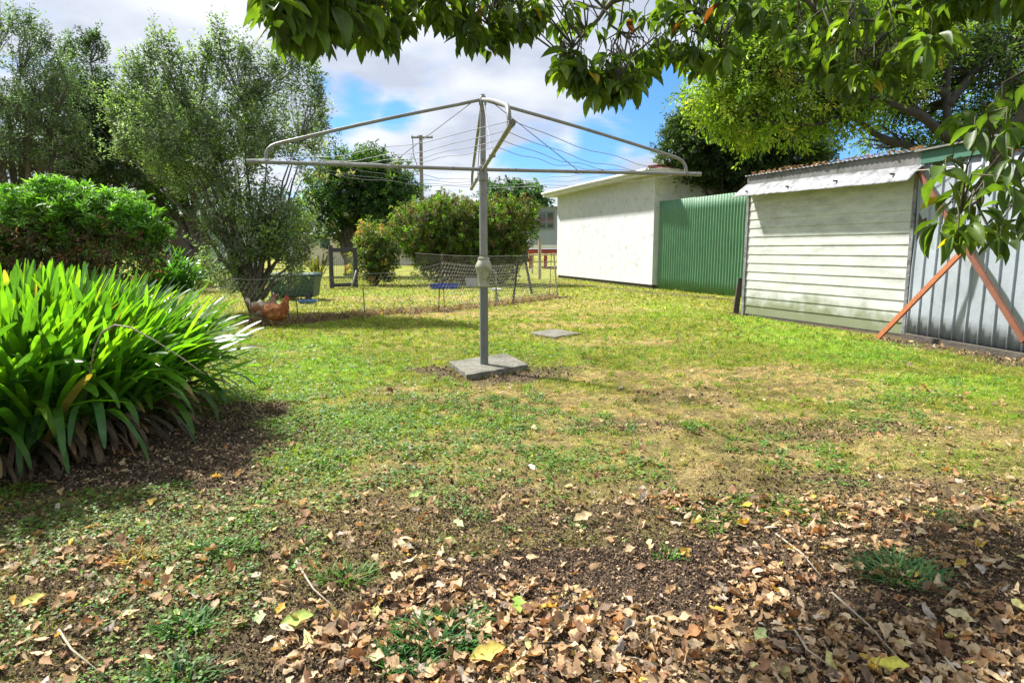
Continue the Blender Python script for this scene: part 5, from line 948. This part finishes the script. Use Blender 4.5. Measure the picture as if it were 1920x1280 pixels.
M['hen2'] = mat('pale_brown_feathers', (.44, .26, .14), (.24, .11, .05), 34, .9, 1, 55, c3=(.6, .48, .34), s3=11, t3=(.46, .62), spec=.2); M['hen_white'] = mat('white_feathers', (.68, .62, .52), (.5, .42, .32), 20, .8); M['hen_red'] = mat('comb_red', (.55, .03, .02), (.42, .02, .02), 30, .5); M['hen_leg'] = mat('yellow_leg', (.50, .34, .10), (.4, .26, .08), 30, .7)
b = gr(517, 613); hen(b, R(-8), 1.06, 'red brown hen standing in front, facing right', M['hen'], M['hen_white'])
b = gr(494, 606); hen(b, R(6), 1.04, 'paler hen with white tail standing behind the front hen', M['hen2'], M['hen_white'])

# ------------------------------------------------------------------ distant buildings and pole
def house(name, label, x0, x1, Yd, pyb, pye, pyr, depth, wall, roof, cat='house', parts=(), base_z=None):
    A, B = at(x0, pyb, Yd), at(x1, pyb, Yd); ze_ = at(x0, pye, Yd).z; zr_ = at(x0, pyr, Yd).z; z0 = -.05 if base_z is None else base_z; h = empty(name, (A.x, Yd, 0), label, cat); ov_ = .3
    mb = MB(); mb.hexa([(A.x, Yd, z0), (B.x, Yd, z0), (B.x, Yd+depth, z0), (A.x, Yd+depth, z0), (A.x, Yd, ze_), (B.x, Yd, ze_), (B.x, Yd+depth, ze_), (A.x, Yd+depth, ze_)]); mb.build('wall', M[wall], h)
    mb = MB(); mb.add([(A.x-ov_, Yd-ov_, ze_+.01), (B.x+ov_, Yd-ov_, ze_+.01), (B.x+ov_, Yd+depth+ov_, ze_+.01), (A.x-ov_, Yd+depth+ov_, ze_+.01), (A.x-ov_, Yd+depth/2, zr_), (B.x+ov_, Yd+depth/2, zr_)], [(3, 2, 1, 0), (0, 1, 5, 4), (2, 3, 4, 5), (1, 2, 5), (3, 0, 4)]); mb.build('roof', M[roof], h); return h, A, B, ze_, zr_
h, A, B, ze_, zr_ = house('pale_shed', 'pale blue grey shed with dark doorway behind the forked tree', 308, 425, 34, 500, 412, 405, 5, 'blueshed', 'grey_roof', 'shed')
d0, d1 = at(322, 474, 34), at(332, 446, 34); mb = MB(); mb.hexa([(d0.x, 33.95, .05), (d1.x, 33.95, .05), (d1.x, 33.99, .05), (d0.x, 33.99, .05), (d0.x, 33.95, d1.z), (d1.x, 33.95, d1.z), (d1.x, 33.99, d1.z), (d0.x, 33.99, d1.z)]); mb.build('door', M['black'], h)
mb = MB()
for i in range(22): x = A.x+.12+(B.x-A.x-.2)*i/21; mb.hexa([(x, 33.965, 0), (x+.03, 33.965, 0), (x+.03, 33.992, 0), (x, 33.992, 0), (x, 33.965, ze_-.05), (x+.03, 33.965, ze_-.05), (x+.03, 33.992, ze_-.05), (x, 33.992, ze_-.05)])
mb.build('cladding_ribs', M['blueshed'], h)
house('pale_shed', 'pale shed corner at the far left edge behind the shrub', -60, 14, 30, 505, 425, 415, 5, 'blueshed', 'grey_roof', 'shed')
h, A, B, ze_, zr_ = house('cream_house', 'low cream house behind the stems of the dark bushy tree', 560, 760, 46, 500, 440, 425, 6, 'cream', 'grey_roof')
for xx_ in (600, 690):
    a_, b_ = at(xx_, 465, 45.94), at(xx_+18, 448, 45.94); mb = MB(); mb.hexa([(a_.x, 45.93, a_.z), (b_.x, 45.93, a_.z), (b_.x, 45.98, a_.z), (a_.x, 45.98, a_.z), (a_.x, 45.93, b_.z), (b_.x, 45.93, b_.z), (b_.x, 45.98, b_.z), (a_.x, 45.98, b_.z)]); mb.build('window', M['glass'], h)
h, A, B, ze_, zr_ = house('far_house', 'far house with grey roof and chimney above the rounded bush', 812, 925, 75, 470, 385, 366, 8, 'cream', 'grey_roof')
c = at(822, 372, 78); mb = MB(); mb.hexa([(c.x-.75, 77, 4), (c.x+.75, 77, 4), (c.x+.75, 78.4, 4), (c.x-.75, 78.4, 4), (c.x-.75, 77, zat(365, 77)), (c.x+.75, 77, zat(365, 77)), (c.x+.75, 78.4, zat(365, 77)), (c.x-.75, 78.4, zat(365, 77))]); ch = mb.build('chimney', M['brick'], h); mb = MB(); mb.tube([(c.x+.1, 77.7, zat(366, 77)), (c.x+.1, 77.7, zat(356, 77))], .28, 10); mb.build('chimney_pot', M['brick'], ch)
# grey relocated house on red steel
Yg = 38; h, A, B, ze_, zr_ = house('grey_cabin', 'blue grey cabin with window raised on red steel beside the garage', 990, 1110, Yg, 470, 388, 382, 5, 'grey_wall', 'grey_roof', 'cabin', base_z=zat(461, Yg))
a_, b_ = at(1009, 430, Yg), at(1040, 396, Yg)
def zbox(mb, x0, x1, y0, y1, z0, z1): mb.hexa([(x0, y0, z0), (x1, y0, z0), (x1, y1, z0), (x0, y1, z0), (x0, y0, z1), (x1, y0, z1), (x1, y1, z1), (x0, y1, z1)])
mb = MB(); w_ = .09
zbox(mb, a_.x, b_.x, Yg-.06, Yg-.01, a_.z, a_.z+w_); zbox(mb, a_.x, b_.x, Yg-.06, Yg-.01, b_.z-w_, b_.z); zbox(mb, a_.x, a_.x+w_, Yg-.06, Yg-.01, a_.z+w_, b_.z-w_); zbox(mb, b_.x-w_, b_.x, Yg-.06, Yg-.01, a_.z+w_, b_.z-w_); zbox(mb, (a_.x+b_.x)/2-.05, (a_.x+b_.x)/2+.05, Yg-.06, Yg-.01, a_.z+w_, b_.z-w_); wf = mb.build('window', M['frame_grey'], h)
mb = MB(); zbox(mb, a_.x+w_, b_.x-w_, Yg-.035, Yg-.03, a_.z+w_, b_.z-w_); mb.build('pane', M['glass'], wf)
mb = MB(); zbox(mb, A.x-.03, A.x+.12, Yg-.04, Yg-.005, zat(462, Yg), ze_-.02); zbox(mb, A.x+.13, B.x, Yg-.04, Yg-.005, zat(466, Yg), zat(459, Yg)); mb.build('white_trim', M['white_trim'], h)
mb = MB(); zbox(mb, A.x, B.x, Yg+.05, Yg+.25, zat(476, Yg)+.02, zat(467, Yg)); 
for xx_ in (992, 1020, 1060): p_ = at(xx_, 470, Yg); zbox(mb, p_.x, p_.x+.2, Yg+.08, Yg+.22, -.05, zat(476, Yg)+.015)
mb.build('steel_base', M['red_steel'], h)
A_, B_ = gr(1012, 508), None; A_ = Vector((at(1012, 480, 24).x, 24, -.1)); mb = MB(); zt_ = zat(447, 24); mb.tube([A_, (A_.x, 24, zt_)], .06, 8); tag(mb.build('fence_post', M['palewood'], smooth='auto'), 'pale timber post in front of the blue grey cabin', 'post')
p_ = Vector((at(1030, 478, 30).x, 30, 0)); mb = MB(); mb.tube([(p_.x-.9, 30, zat(478, 30)), (p_.x+.8, 30, zat(477, 30))], .04, 6); mb.tube([(p_.x-.8, 30, -.05), (p_.x-.75, 30, zat(476, 30))], .04, 6); mb.tube([(p_.x+.6, 30, -.05), (p_.x+.5, 30, zat(474, 30))], .04, 6); tag(mb.build('rail_fence', M['palewood'], smooth='auto'), 'low pale rail fence beneath the blue grey cabin', 'fence')
# utility pole
Yp = 48; pb = at(793, 470, Yp); up = empty('utility_pole', (pb.x, Yp, 0), 'tall grey utility pole with crossarm beyond the clothesline', 'utility pole')
mb = MB(); mb.tube([(pb.x, Yp, -.1), (pb.x, Yp, zat(254, Yp))], [.16, .13], 10); mb.build('pole', M['power'], up, smooth='auto'); a_, b_ = at(772, 259, Yp), at(812, 256, Yp); mb = MB(); dd = Vector((b_.x-a_.x, 0, b_.z-a_.z)); zbox(mb, a_.x, b_.x, Yp-.28, Yp-.16, a_.z-.06, a_.z+.06); mb.build('crossarm', M['power'], up)
for f_ in (.04, .3, .72, .96):
    x_ = a_.x+(b_.x-a_.x)*f_; mb = MB(); mb.lathe((x_, Yp-.22, a_.z+.06), [(.03, 0), (.06, .03), (.04, .08), (.06, .12), (.02, .16)], 8); mb.build('insulator', M['offwhite'], up)
mb = MB(); mb.tube([(a_.x+.1, Yp-.22, a_.z), (a_.x+.12, Yp-.22, a_.z-1.2), (pb.x-.1, Yp-.1, a_.z-2.4)], .03, 6); mb.build('down_lead', M['black'], up)
print('DONE')
